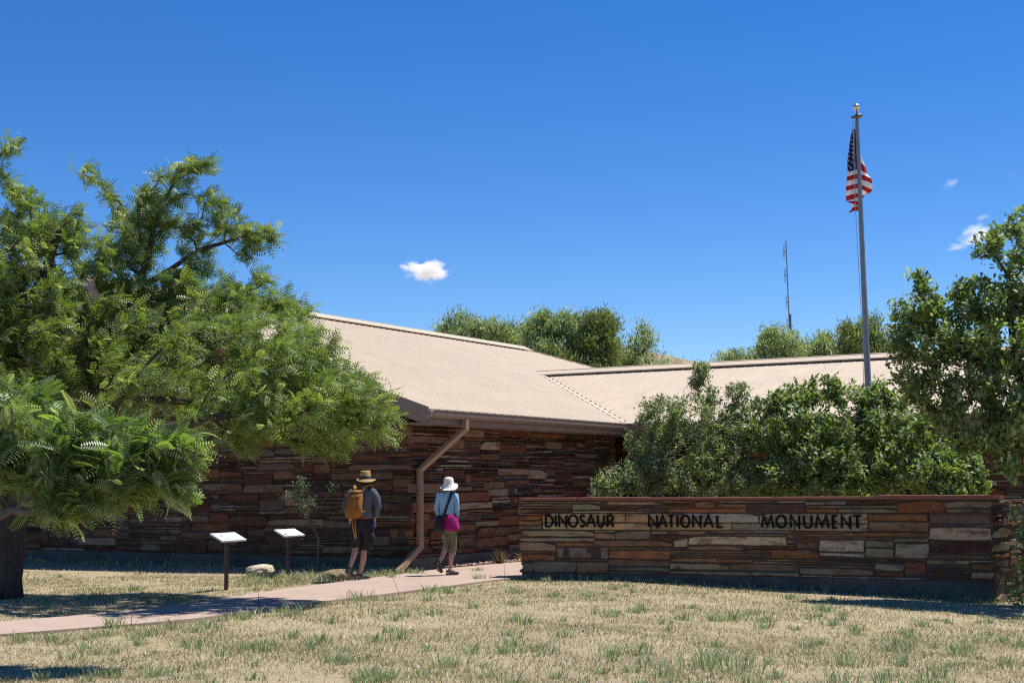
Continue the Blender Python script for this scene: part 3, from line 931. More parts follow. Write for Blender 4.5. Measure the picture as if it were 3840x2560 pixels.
def tuft_geo(x0, y0, z0, s, g, n=None, cols=TG, spread=0.24, hh=0.14):
    n = n or int(60 * s)
    V, T, C = [], [], []
    for _ in range(n):
        a = g.uniform(0, 2 * np.pi); r = abs(g.normal(0, spread * s * 0.5))
        bx, by = x0 + math.cos(a) * r, y0 + math.sin(a) * r
        h = hh * s * g.uniform(0.4, 1.15); a2 = a + g.normal(0, 0.9); ln = h * g.uniform(0.2, 0.95)
        w = 0.0046 * g.uniform(0.7, 1.4) * (0.5 + y0 / 25)
        px_, py_ = math.cos(a2), math.sin(a2)
        wd = g.uniform(0, np.pi); wx, wy = math.cos(wd) * w, math.sin(wd) * w
        m = (bx + px_ * ln * .35, by + py_ * ln * .35, z0 + h * 0.62)
        t = (bx + px_ * ln, by + py_ * ln, z0 + h)
        V += [(bx - wx, by - wy, z0 - .01), (bx + wx, by + wy, z0 - .01), (m[0] - wx * .8, m[1] - wy * .8, m[2]), (m[0] + wx * .8, m[1] + wy * .8, m[2]), t]
        c = np.array(cols[g.integers(0, len(cols))]) * g.uniform(.8, 1.2)
        C += [c] * 5
    V = np.array(V); k = np.arange(n)[:, None] * 5
    T = np.concatenate([k + np.array([[0, 1, 3]]), k + np.array([[0, 3, 2]]), k + np.array([[2, 3, 4]])])
    return V, T, np.array(C)
class Acc:
    def __init__(s): s.V, s.T, s.C, s.n = [], [], [], 0
    def add(s, V, T, C):
        s.V.append(V); s.T.append(T + s.n); s.C.append(C); s.n += len(V)
    def build(s, name, mat, parent=None):
        return npmesh(name, np.concatenate(s.V), np.concatenate(s.T), mat, parent, np.concatenate(s.C))
A = Acc()
for (px, py, s) in tufts + ex:
    x, y = gpt(px, py)
    if inpoly(np.array([x]), np.array([y]), WAL)[0] or inpoly(np.array([x]), np.array([y]), BLD)[0]: continue
    if (px, py, s) not in tufts and inpoly(np.array([x]), np.array([y]), PCOR)[0]: continue
    A.add(*tuft_geo(x, y, zg(x, y), s * 0.9, gq))
tag(A.build('grass_tufts', M_GRASS), 'taller blue green tufts of grass scattered over the dry lawn', 'grass', kind='stuff')
# weeds along the walls and the far edge of the path
A = Acc()
for _ in range(230):
    px = gq.uniform(920, 1560); x, y = gpt(px, np.interp(px, [920, 1200, 1560], [2175, 2160, 2135]) + gq.normal(0, 12))
    if inpoly(np.array([x]), np.array([y]), PCOR)[0]: continue
    A.add(*tuft_geo(x, y, zg(x, y), gq.uniform(.5, 1.0), gq, n=16, cols=TG + STRAW[:3]))
for _ in range(90):
    t = gq.uniform(0, 13); p = CW - Mv * t - U * gq.uniform(0.1, 0.7)
    A.add(*tuft_geo(p.x, p.y, zg(p.x, p.y), gq.uniform(.5, 1.1), gq, n=18))
for _ in range(60):
    t = gq.uniform(XL, XR); p = fwall(t, 0, gq.uniform(0.06, 0.3))
    A.add(*tuft_geo(p.x, p.y, zg(p.x, p.y), gq.uniform(.4, .9), gq, n=16))
for _ in range(60):
    px = gq.uniform(600, 1500); x, y = gpt(px, np.interp(px, [714, 1012, 1418], [2330, 2285, 2237]) + gq.uniform(0, 8))
    A.add(*tuft_geo(x, y, zg(x, y), gq.uniform(.4, .9), gq, n=10, cols=TG + STRAW))
tag(A.build('edge_weeds', M_GRASS), 'weeds and seeding grass along the wall foot and path edge', 'weeds', kind='stuff')

# gravel bed along the entrance side
M_GRAV = mk('gravel_stone', (0.3, 0.2, 0.17), 0.9, 0.2, 0.2, 20, attr=True)
A = Acc()
GC = [(0.26, 0.12, 0.10), (0.32, 0.18, 0.14), (0.42, 0.34, 0.28), (0.5, 0.45, 0.38), (0.22, 0.10, 0.085), (0.3, 0.15, 0.12)]
ico = np.array([(0, 0, 1), (.9, 0, .2), (.28, .85, .2), (-.72, .5, .25), (-.7, -.55, .2), (.3, -.85, .22), (0, 0, -.5)], dtype=float)
icoT = np.array([(0, 1, 2), (0, 2, 3), (0, 3, 4), (0, 4, 5), (0, 5, 1), (6, 2, 1), (6, 3, 2), (6, 4, 3), (6, 5, 4), (6, 1, 5)])
for _ in range(6500):
    t = gq.uniform(0.9, 9.5); w_ = gq.uniform(0.1, 2.2)
    p = CW + U * t + Mv * w_
    if inpoly(np.array([p.x]), np.array([p.y]), PCOR)[0]: continue
    if p.y < np.interp(p.x, PF[:, 0], PF[:, 1]) : continue
    s = gq.uniform(0.015, 0.04); a = gq.uniform(0, 6.28); ca, sa = math.cos(a), math.sin(a)
    q = ico * np.array([s * gq.uniform(.7, 1.3), s * gq.uniform(.7, 1.3), s * gq.uniform(.5, .9)]) * gq.uniform(.8, 1.2, (7, 1))
    q = np.stack([q[:, 0] * ca - q[:, 1] * sa, q[:, 0] * sa + q[:, 1] * ca, q[:, 2]], 1) + np.array([p.x, p.y, 0.03 + gq.uniform(0, .02)])
    A.add(q, icoT, np.tile(np.array(GC[gq.integers(0, len(GC))]) * gq.uniform(.8, 1.2), (7, 1)))
tag(A.build('gravel', M_GRAV), 'loose reddish gravel between the path and entrance wall', 'gravel', kind='stuff')
#@@PART2
# ------------------------------------------------------------------ trees
def frond_template(K, curve=0.35, ll=0.30, lw=0.085, cup=0.25, tris2=True):
    """pinnate leaf of unit length along +x, leaflets in +-y, curving down in z; quads as 2 tris"""
    V, T = [], []
    zc = lambda x: -curve * x * x
    for i in range(K):
        x = 0.12 + 0.86 * i / (K - 1)
        l = ll * (0.55 + 0.9 * math.sin(math.pi * min(1, 0.15 + 0.8 * i / (K - 1))))* .8
        for sgn in (1, -1):
            b = np.array([x, 0, zc(x)])
            t = np.array([x + l * 0.35, sgn * l, zc(x) - cup * l])
            m = (b + t) / 2
            a = m + np.array([lw / 2, -sgn * lw * .15, 0]); c = m - np.array([lw / 2, -sgn * lw * .15, 0])
            k = len(V); V += [b, a, t, c]; T += [(k, k + 1, k + 2), (k, k + 2, k + 3)]
    k = len(V)
    V += [np.array([0, 0, 0]), np.array([.5, .012, zc(.5)]), np.array([.5, -.012, zc(.5)]), np.array([1, 0, zc(1)])]
    T += [(k, k + 1, k + 2), (k + 1, k + 3, k + 2)]
    return np.array(V), np.array(T)
def oak_template():
    o = [(0, 0), (.18, .10), (.30, .26), (.42, .12), (.58, .34), (.66, .14), (.82, .24), (1, 0), (.82, -.24), (.66, -.14), (.58, -.34), (.42, -.12), (.30, -.26), (.18, -.10)]
    V = [np.array([x, y, abs(y) * .25 - .18 * x * x]) for x, y in o]
    T = [(0, 1, 13)] + [(1, 2, 3), (1, 3, 11), (1, 11, 13), (11, 12, 13), (3, 4, 5), (3, 5, 9), (3, 9, 11), (9, 10, 11), (5, 6, 7), (5, 7, 9), (7, 8, 9)]
    return np.array(V), np.array(T)
def small_template():
    V = np.array([(0, 0, 0), (.4, .2, .04), (1, 0, -.1), (.4, -.2, .04)], float)
    return V, np.array([(0, 1, 2), (0, 2, 3)])
def long_template():
    V = np.array([(0, 0, 0), (.35, .11, .02), (1, 0, -.25), (.35, -.11, .02)], float)
    return V, np.array([(0, 1, 2), (0, 2, 3)])
def scatter(tmpl, P, D, Nn, S, C, g, colvar=0.2):
    """instances of a template baked in one array: P pos, D direction, Nn approx normal, S size, C base colours"""
    V, T = tmpl
    D = D / (np.linalg.norm(D, axis=1, keepdims=True) + 1e-9)
    Yv = np.cross(Nn, D); Yv /= (np.linalg.norm(Yv, axis=1, keepdims=True) + 1e-9)
    Z = np.cross(D, Yv)
    n = len(P)
    out = P[:, None, :] + S[:, None, None] * (V[None, :, 0:1] * D[:, None, :] + V[None, :, 1:2] * Yv[:, None, :] + V[None, :, 2:3] * Z[:, None, :])
    TT = (np.arange(n) * len(V))[:, None, None] + T[None]
    CC = np.repeat(C * g.uniform(1 - colvar, 1 + colvar, (n, 1)), len(V), 0)
    return out.reshape(-1, 3), TT.reshape(-1, 3), CC

class Tree:
    def __init__(s, seed):
        s.g = np.random.default_rng(seed)
        s.P, s.par, s.L = [], [], []
    def node(s, p, par):
        s.P.append(np.array(p, float)); s.par.append(par)
        s.L.append(0 if par < 0 else s.L[par] + np.linalg.norm(s.P[-1] - s.P[par]))
        return len(s.P) - 1
    def limb(s, pts, start=-1, step=0.3):
        k = start
        for i, p in enumerate(pts):
            p = np.array(p, float)
            if k < 0: k = s.node(p, -1); continue
            a = s.P[k]; d = np.linalg.norm(p - a); n = max(1, int(d / step))
            for j in range(1, n + 1):
                q = a + (p - a) * j / n + (s.g.normal(0, 0.03, 3) if j < n else 0)
                k = s.node(q, k)
        return k
    def nearest(s, p):
        A = np.array(s.P); return int(np.argmin(((A - np.array(p)) ** 2).sum(1)))
    def attach(s, pts, step=0.28, wl=0.12, minpar=0):
        """grow twigs to every cluster point; returns node ids"""
        root = s.P[0]
        pts = pts[np.argsort(np.linalg.norm(pts - root, axis=1))]
        cap = len(s.P) + len(pts) * 8
        A = np.zeros((cap, 3)); Lg = np.zeros(cap)
        n0 = len(s.P); A[:n0] = s.P; Lg[:n0] = s.L
        ends = []
        for p in pts:
            n = len(s.P)
            d = np.linalg.norm(A[:n] - p, axis=1)
            # prefer nodes that lie lower / inward
            cost = d + wl * Lg[:n] + 0.25 * np.maximum(0, A[:n, 2] - p[2])
            cost[:minpar] += 5
            k = int(np.argmin(cost)); a = A[k].copy(); dist = d[k]
            m = min(7, max(1, int(dist / step)))
            bow = np.array([0, 0, 1]) * dist * 0.12 + s.g.normal(0, .06, 3) * dist
            for j in range(1, m + 1):
                t = j / m
                q = a + (p - a) * t + bow * math.sin(math.pi * t) * (1 if j < m else 0) + (s.g.normal(0, .02, 3) if j < m else 0)
                k = s.node(q, k); A[len(s.P) - 1] = q; Lg[len(s.P) - 1] = s.L[-1]
            ends.append(k)
        return ends
    def radii(s, r0, rt=0.006, p=2.2):
        n = len(s.P); w = np.zeros(n); ch = np.zeros(n, int)
        for i in range(n):
            if s.par[i] >= 0: ch[s.par[i]] += 1
        for i in range(n - 1, -1, -1):
            if ch[i] == 0: w[i] = rt ** p
            else: w[i] += rt ** p * 0.12
            if s.par[i] >= 0: w[s.par[i]] += w[i]
        r = w ** (1 / p)
        k = r0 / r[0]
        r = r * (1 + (k - 1) * np.clip((r - rt) / (r[0] - rt + 1e-9), 0, 1) ** 0.7) if k > 1 else rt + (r - rt) * (r0 - rt) / (r[0] - rt + 1e-9)
        s.r = r; s.nch = ch
    def wood(s, rmin=0.0, rmax=9, sides=lambda r: 12 if r > .12 else (7 if r > .04 else (5 if r > .015 else 3)), rough=0.0):
        n = len(s.P); kids = [[] for _ in range(n)]
        for i in range(n):
            if s.par[i] >= 0: kids[s.par[i]].append(i)
        mb = MB(); st = [(0, [])]
        starts = [0]
        while starts:
            a = starts.pop(); chain = ([s.par[a]] if s.par[a] >= 0 else []) + [a]; k = a
            while kids[k]:
                ks = sorted(kids[k], key=lambda q: -s.r[q]); starts += ks[1:]; k = ks[0]; chain.append(k)
            rr = [s.r[q] for q in chain]
            if s.par[a] >= 0: rr[0] = min(rr[0], rr[1] * 1.15)
            sel = [(s.P[q], r_) for q, r_ in zip(chain, rr)]
            sel = [(p, r_) for p, r_ in sel if r_ >= rmin]
            if len(sel) < 2: continue
            mb.tube([Vector(p) for p, _ in sel], [r_ for _, r_ in sel], sides(sel[0][1]))
        return mb

def blob_points(blobs, n, g, shell=0.5):
    """blobs: (px, py, rx_px, ry_px, Y, rY_m[, weight])"""
    wts = np.array([b[2] * b[3] * (b[6] if len(b) > 6 else 1) for b in blobs], float); wts /= wts.sum()
    out = []
    for b, w in zip(blobs, wts):
        m = max(3, int(round(n * w)))
        c = W(b[0], b[1], b[4]); k = b[4] / F_PX
        u = g.normal(size=(m, 3)); u /= np.linalg.norm(u, axis=1, keepdims=True)
        r = g.random(m) ** (1 / 3) * (1 - shell) + shell * (g.random(m) ** 0.15)
        u *= r[:, None]
        out.append(np.array(c) + u * np.array([b[2] * k, b[5], b[3] * k]))
    return np.concatenate(out)

# ---- honey locust on the left
locust = thing('locust_tree', (-7.7, 22.3, 0), 'large feathery leaved tree with dark furrowed trunk at the left edge', 'tree')
T = Tree(5)
base = W(5, 2232, 22.2); base.z = -0.02
q = T.limb([base, W(8, 2100, 22.2), W(12, 1960, 22.25), W(30, 1900, 22.3)], step=0.2)
fork = q
l1 = T.limb([W(95, 1820, 22.4), W(230, 1640, 22.8), W(330, 1520, 23.0), W(390, 1400, 23.2), W(415, 1260, 23.3), W(470, 1150, 23.4), W(560, 1060, 23.4)], fork)
l1b = T.limb([W(560, 950, 23.3), W(590, 800, 23.2), W(650, 690, 23.1), W(720, 640, 23.1)], T.nearest(W(430, 1200, 23.3)))
l1c = T.limb([W(500, 850, 23.8), W(450, 760, 23.9), W(380, 700, 24.0), W(310, 650, 24.0)], T.nearest(W(560, 950, 23.3)))
l1d = T.limb([W(640, 1010, 23.3), W(740, 940, 23.2), W(840, 910, 23.0), W(930, 880, 22.9), W(1010, 870, 22.8)], T.nearest(W(560, 1060, 23.4)))
l2 = T.limb([W(480, 1360, 23.0), W(600, 1345, 22.6), W(720, 1340, 22.2), W(860, 1390, 21.8), W(1000, 1450, 21.6), W(1150, 1500, 21.5), W(1300, 1500, 21.6)], T.nearest(W(390, 1400, 23.2)))
l2b = T.limb([W(620, 1430, 23.0), W(760, 1320, 23.4), W(900, 1230, 23.6), W(1050, 1190, 23.6), W(1160, 1130, 23.6)], T.nearest(W(330, 1520, 23.0)))
l3 = T.limb([W(20, 1700, 22.0), W(10, 1500, 21.7), W(30, 1280, 21.6), W(120, 1120, 21.7), W(190, 960, 21.8), W(230, 850, 21.9)], fork)
l3b = T.limb([W(-60, 1100, 21.4), W(-90, 900, 21.3), W(-60, 700, 21.3), W(10, 570, 21.3)], T.nearest(W(30, 1280, 21.6)))
l4 = T.limb([W(200, 1480, 24.0), W(230, 1300, 24.6), W(260, 1150, 25.0), W(330, 1000, 25.1)], T.nearest(W(95, 1820, 22.4)))
l5 = T.limb([W(-150, 1650, 21.0), W(-350, 1400, 20.5), W(-500, 1150, 20.3)], fork)
l6 = T.limb([W(150, 1780, 20.6), W(330, 1690, 19.8), W(520, 1620, 19.4), W(760, 1580, 19.4), W(960, 1560, 19.8)], fork)
nl_ = len(T.P)
gL = np.random.default_rng(9)
LB = [(330, 665, 45, 25, 24.0, .3, 1.6), (400, 720, 50, 30, 24, .3), (440, 790, 50, 30, 23.9, .35), (700, 625, 60, 30, 23.1, .35, 1.5), (650, 700, 70, 60, 23.1, .5), (580, 800, 110, 80, 23.2, .7), (540, 760, 50, 70, 23.3, .4), (760, 620, 35, 25, 23.1, .25, 1.5),
      (790, 760, 55, 40, 23.1, .35, 1.3), (870, 840, 50, 45, 23.0, .4), (960, 880, 60, 40, 22.9, .4), (1010, 885, 40, 30, 22.8, .3, 1.4), (930, 945, 50, 25, 22.8, .3, 1.3), (760, 860, 80, 60, 23.2, .5), (720, 960, 60, 50, 23.2, .5), (500, 900, 110, 90, 23.4, .9),
      (290, 790, 30, 25, 22, .25, 1.3), (280, 870, 55, 40, 22.2, .4), (350, 950, 90, 60, 22.5, .7), (400, 1030, 130, 80, 23, .9), (80, 740, 55, 35, 21.6, .5, 1.2), (30, 690, 40, 20, 21.5, .3), (110, 830, 110, 70, 21.8, .8), (170, 900, 90, 70, 21.8, .8), (60, 950, 110, 110, 21.6, 1), (130, 1080, 150, 110, 21.8, 1.3),
      (10, 560, 30, 28, 21.3, .25, 1.4), (50, 540, 25, 14, 21.3, .2, 1.6), (-5, 640, 20, 22, 21.3, .2),
      (620, 1090, 150, 80, 23.2, 1.0), (480, 1180, 170, 110, 23, 1.3), (760, 1080, 130, 70, 23.2, 1.0), (850, 1160, 150, 110, 22.6, 1.2), (1000, 1130, 100, 60, 23.2, .8), (970, 1050, 35, 45, 23.3, .4, 1.2), (1080, 1190, 110, 60, 23.2, .7), (1120, 1260, 90, 60, 22.6, .7), (1010, 1260, 150, 90, 22.2, 1.2),
      (1180, 1350, 100, 60, 22.0, .7), (1260, 1300, 30, 30, 22.2, .3, 1.2), (1080, 1380, 160, 100, 21.8, 1.1), (1280, 1430, 110, 50, 21.6, .6), (1240, 1500, 170, 70, 21.5, .8), (1400, 1500, 80, 60, 21.6, .5), (1420, 1580, 60, 60, 21.6, .4), (1300, 1600, 130, 70, 21.6, .6), (1160, 1590, 140, 90, 21.6, .8), (1220, 1680, 90, 35, 21.6, .4), (1450, 1640, 28, 35, 21.6, .2),
      (980, 1480, 170, 110, 21.6, 1.1), (1000, 1590, 130, 70, 21.2, .7), (940, 1690, 35, 35, 21, .25), (900, 1620, 80, 50, 21, .4), (780, 1480, 170, 90, 22, 1.1), (820, 1560, 110, 50, 21, .6), (620, 1270, 200, 110, 22.6, 1.3), (800, 1300, 170, 100, 22.4, 1.2), (420, 1360, 180, 110, 22, 1.2), (600, 1460, 160, 90, 22.2, 1.1),
      (200, 1250, 190, 120, 22, 1.4), (100, 1400, 150, 110, 21.6, 1.2), (260, 1450, 160, 100, 22.5, 1.2), (440, 1530, 130, 60, 21, .8), (-100, 1200, 150, 300, 21, 1.5, .6), (-300, 1200, 200, 250, 20.5, 1.5, .3), (0, 1150, 90, 150, 21.5, 1.2)]
LB = [(b[0], b[1], b[2], b[3], b[4] - .8, b[5] * 1.9, *b[6:]) if b[0] > 560 and b[4] < 22.5 else b for b in LB]
pts = blob_points(LB, 2350, gL, 0.35)
ends = T.attach(pts, minpar=8)
T.radii(0.34, 0.0055)
for tip in (l1, l1b, l2, l2b, l3, l4, l1d):
    k = tip
    while k >= 0:
        T.r[k] = max(T.r[k], .24 * max(0, 1 - max(0, T.L[k] - 1.9) / 6.2) ** 1.5)
        k = T.par[k]
for i in range(12): T.r[i] = max(T.r[i], 0.34 - 0.006 * i)
wood = T.wood()
trunkpart = wood.build('trunk', M_BARK, locust, smooth=True)
fv = [frond_template(6, c, ll_, lw_, cu) for c, ll_, lw_, cu in ((.35, .22, .10, .2), (.70, .22, .10, .3), (.2, .24, .11, .15))]
def spray(T, ids, tm, per, size, cols, g, wind=(0.55, -0.1, 0.0), rad=0.16, out0=None, downn=0.4, sv=0.25):
    acc = Acc()
    P0 = np.array([T.P[k] for k in ids]); par = np.array([T.P[T.par[k]] for k in ids])
    dr = P0 - par; dr /= (np.linalg.norm(dr, axis=1, keepdims=True) + 1e-9)
    for t in range(len(tm)):
        m = per // len(tm) + (1 if t < per % len(tm) else 0)
        idx = np.repeat(np.arange(len(ids)), m); n = len(idx)
        back = g.uniform(0, 1.0, (n, 1))
        P = P0[idx] - dr[idx] * back * 0.22 + g.normal(0, rad * .35, (n, 3))
        cd = g.normal(0, .38, (len(ids), 3)); D = dr[idx] * 0.5 + cd[idx] + g.normal(0, .36, (n, 3)) + np.array(wind) + np.array([0, 0, 0.12])
        Nn = np.array([0.1, -0.25, 0.8]) + g.normal(0, .45, (len(ids), 3))[idx] + g.normal(0, .4, (n, 3))
        S = size * g.uniform(1 - sv, 1 + sv, n)
        C = np.array(cols)[g.integers(0, len(cols), n)] * g.uniform(.78, 1.22, (len(ids), 1))[idx]
        acc.add(*scatter(tm[t], P, D, Nn, S, C, g))
    return acc
LC = [(0.165, 0.225, 0.065), (0.21, 0.275, 0.08), (0.12, 0.18, 0.045), (0.36, 0.41, 0.24), (0.16, 0.235, 0.07), (0.26, 0.32, 0.13)]  # palest tone paints whitish sunlit highlights into some of the fronds
# extra twig bearing nodes near the ends
ids = ends + [T.par[k] for k in ends if gL.random() < 0.55 and T.par[k] > nl_]
spray(T, ids, fv, 9, 0.195, LC, gL, wind=(0.6, -0.15, 0.08), rad=.10).build('crown', M_LEAF, locust)['kind'] = 'stuff'
# the low near bough
T2 = Tree(6)
b0 = W(-260, 2010, 14.5)
T2.limb([b0, W(-60, 1960, 14.2), W(60, 1915, 14.0), W(112, 1890, 13.9)], step=.12)
T2.limb([W(200, 1900, 13.8), W(300, 1905, 13.7), W(370, 1915, 13.6), W(450, 1930, 13.6), W(540, 1915, 13.6)], T2.nearest(W(60, 1915, 14.0)), step=.12)
T2.limb([W(180, 1800, 13.8), W(190, 1740, 13.8), W(240, 1640, 13.7), W(400, 1600, 13.7), W(600, 1650, 13.6)], T2.nearest(W(60, 1915, 14.0)), step=.12)
T2.limb([W(0, 1750, 14.2), W(60, 1550, 14.2), W(60, 1480, 14.2)], T2.nearest(W(-60, 1960, 14.2)), step=.12)
NB = [(30, 1500, 90, 70, 14.2, .35), (110, 1600, 120, 90, 14.1, .4), (60, 1720, 120, 90, 14.2, .4), (230, 1640, 110, 80, 13.8, .35), (330, 1590, 60, 60, 13.7, .3), (300, 1700, 120, 90, 13.7, .35), (470, 1700, 110, 80, 13.6, .3), (590, 1680, 90, 50, 13.6, .25),
      (690, 1640, 40, 40, 13.6, .2, 1.5), (700, 1700, 40, 50, 13.6, .2, 1.4), (600, 1780, 80, 60, 13.6, .25), (660, 1850, 25, 30, 13.6, .15), (430, 1820, 110, 60, 13.6, .3), (250, 1850, 110, 70, 13.7, .3), (170, 1800, 90, 80, 13.8, .3), (330, 1910, 50, 40, 13.6, .2), (220, 1940, 40, 30, 13.7, .2), (20, 1620, 60, 100, 14.3, .3)]
gN = np.random.default_rng(15)
ends2 = T2.attach(blob_points(NB, 290, gN, 0.4), step=.15, minpar=3)
T2.radii(0.055, 0.0035)
locust2 = locust
T2.wood().build('low_bough', M_TWIG, locust, smooth=True)['label'] = 'pale grey bough reaching towards the viewer'
fn = [frond_template(11, c, .22, .075, cu) for c, cu in ((.45, .15), (.3, .25), (.75, .15))]
LN = [(0.155, 0.225, 0.07), (0.20, 0.28, 0.09), (0.12, 0.18, 0.055), (0.36, 0.42, 0.26)]
spray(T2, ends2 + [T2.par[k] for k in ends2], fn, 5, 0.245, LN, gN, wind=(0.6, -0.1, 0.1), rad=.10).build('crown', M_LEAF, locust)['kind'] = 'stuff'

# ---- oaks behind the sign wall and at the right edge
oakT = [oak_template()]
smT = [small_template()]
def shrub(name, label, cat, baseP, blobs, n, per, size, cols, seed, tm, group=None, r0=0.05, stems=4, wood_m=None, leaf=None, wind=(0.25, 0, 0.1), rt=.0035, limbs=None, trunkname='stems', rad=.14, shell=.35, sv=.3):
    g = np.random.default_rng(seed)
    th = thing(name, baseP, label, cat, group)
    T = Tree(seed)
    k0 = T.limb([baseP, baseP + Vector((0, 0, 0.12))])
    cs = [W(b[0], b[1], b[4]) for b in blobs]
    if limbs:
        for st, L_ in limbs: T.limb(L_, k0 if st is None else T.nearest(st))
    else:
        for i in range(stems):
            c = cs[int(g.integers(0, len(cs)))]
            mid = baseP + Vector(((c.x - baseP.x) * .35, (c.y - baseP.y) * .5, (c.z - baseP.z) * .45))
            T.limb([mid, baseP.lerp(c, .8)], k0)
    ends = T.attach(blob_points(blobs, n, g, shell), wl=.15)
    T.radii(r0, rt)
    T.wood().build(trunkname, wood_m or M_TWIG, th, smooth=True)
    ids = ends + [T.par[k] for k in ends if T.par[k] > 3]
    spray(T, ids, tm, per, size, cols, g, (0.15, -0.1, 0.75) if leaf else wind, rad=rad, sv=sv).build('crown', leaf or M_OAK, th)['kind'] = 'stuff'
    return th
OC = [(0.165, 0.235, 0.07), (0.21, 0.285, 0.085), (0.125, 0.185, 0.05), (0.36, 0.41, 0.25)]
OG = [(0.175, 0.23, 0.105), (0.23, 0.28, 0.145), (0.125, 0.175, 0.07), (0.36, 0.41, 0.27)]
def gb(px, Y): 
    w = W(px, 2000, Y); return Vector((w.x, Y, zg(w.x, Y) - 0.03))
shrub('oak_shrub', 'greyish small leaved shrub spilling over the left part of the sign wall', 'shrub', gb(2400, 27.3),
      [(2290, 1800, 90, 45, 27.0, .4), (2250, 1830, 50, 30, 26.9, .3), (2400, 1780, 130, 80, 27.2, .7), (2420, 1660, 90, 80, 27.4, .6), (2480, 1560, 90, 70, 27.4, .6), (2450, 1510, 50, 40, 27.4, .4), (2570, 1560, 110, 100, 27.5, .7), (2530, 1700, 140, 110, 27.4, .8), (2620, 1800, 130, 60, 27.2, .7)],
      480, 18, .07, OG, 41, smT, group='oak shrubs behind the sign wall', stems=5, sv=.35)
shrub('oak_shrub', 'shrub with one tall bare stemmed shoot rising above the ridge line', 'shrub', gb(2700, 27.8),
      [(2630, 1380, 26, 30, 27.9, .15, 2.5), (2620, 1420, 34, 30, 27.9, .2, 1.6), (2650, 1480, 30, 40, 27.9, .2), (2700, 1540, 60, 40, 27.9, .35), (2760, 1460, 35, 40, 27.9, .3, 1.3), (2800, 1530, 70, 50, 27.9, .4), (2740, 1620, 120, 60, 27.8, .6), (2700, 1720, 130, 90, 27.6, .8), (2800, 1800, 130, 60, 27.4, .7)],
      380, 18, .07, OG, 42, smT, group='oak shrubs behind the sign wall', stems=5)
shrub('oak_shrub', 'bright green broad leaved oak shrub behind the middle of the sign wall', 'shrub', gb(2960, 27.6),
      [(2900, 1500, 60, 40, 27.6, .4), (2990, 1480, 80, 45, 27.6, .5), (3080, 1450, 80, 35, 27.6, .4, 1.2), (3010, 1560, 130, 80, 27.4, .8), (2890, 1620, 110, 80, 27.4, .7), (3030, 1700, 150, 110, 27.1, .9), (2910, 1780, 120, 80, 27.0, .7), (3070, 1810, 110, 50, 26.9, .6)],
      460, 14, .09, OC, 43, oakT, group='oak shrubs behind the sign wall', stems=6)
shrub('oak_shrub', 'dense green oak shrub in front of the flagpole foot', 'shrub', gb(3230, 27.0),
      [(3180, 1480, 80, 45, 27.3, .5), (3270, 1500, 70, 50, 27.3, .4), (3300, 1460, 30, 40, 27.3, .25, 1.3), (3370, 1500, 50, 40, 27.2, .4), (3200, 1600, 130, 80, 27.0, .8), (3330, 1600, 120, 80, 26.9, .7), (3230, 1740, 140, 100, 26.6, .9), (3370, 1740, 120, 100, 26.4, .8), (3200, 1820, 110, 40, 26.4, .6)],
      460, 14, .09, OC, 44, oakT, group='oak shrubs behind the sign wall', stems=6)
shrub('oak_shrub', 'dark oak shrub behind the right end of the sign wall', 'shrub', gb(3520, 25.5),
      [(3480, 1620, 110, 90, 26.0, .8), (3580, 1680, 110, 80, 25.6, .7), (3500, 1760, 120, 80, 25.3, .7), (3620, 1780, 70, 60, 25.0, .5), (3560, 1830, 100, 30, 24.8, .4), (3680, 1830, 30, 25, 25, .2)],
      320, 14, .09, OC, 45, oakT, group='oak shrubs behind the sign wall', stems=5)
obp = gb(3900, 22.1)
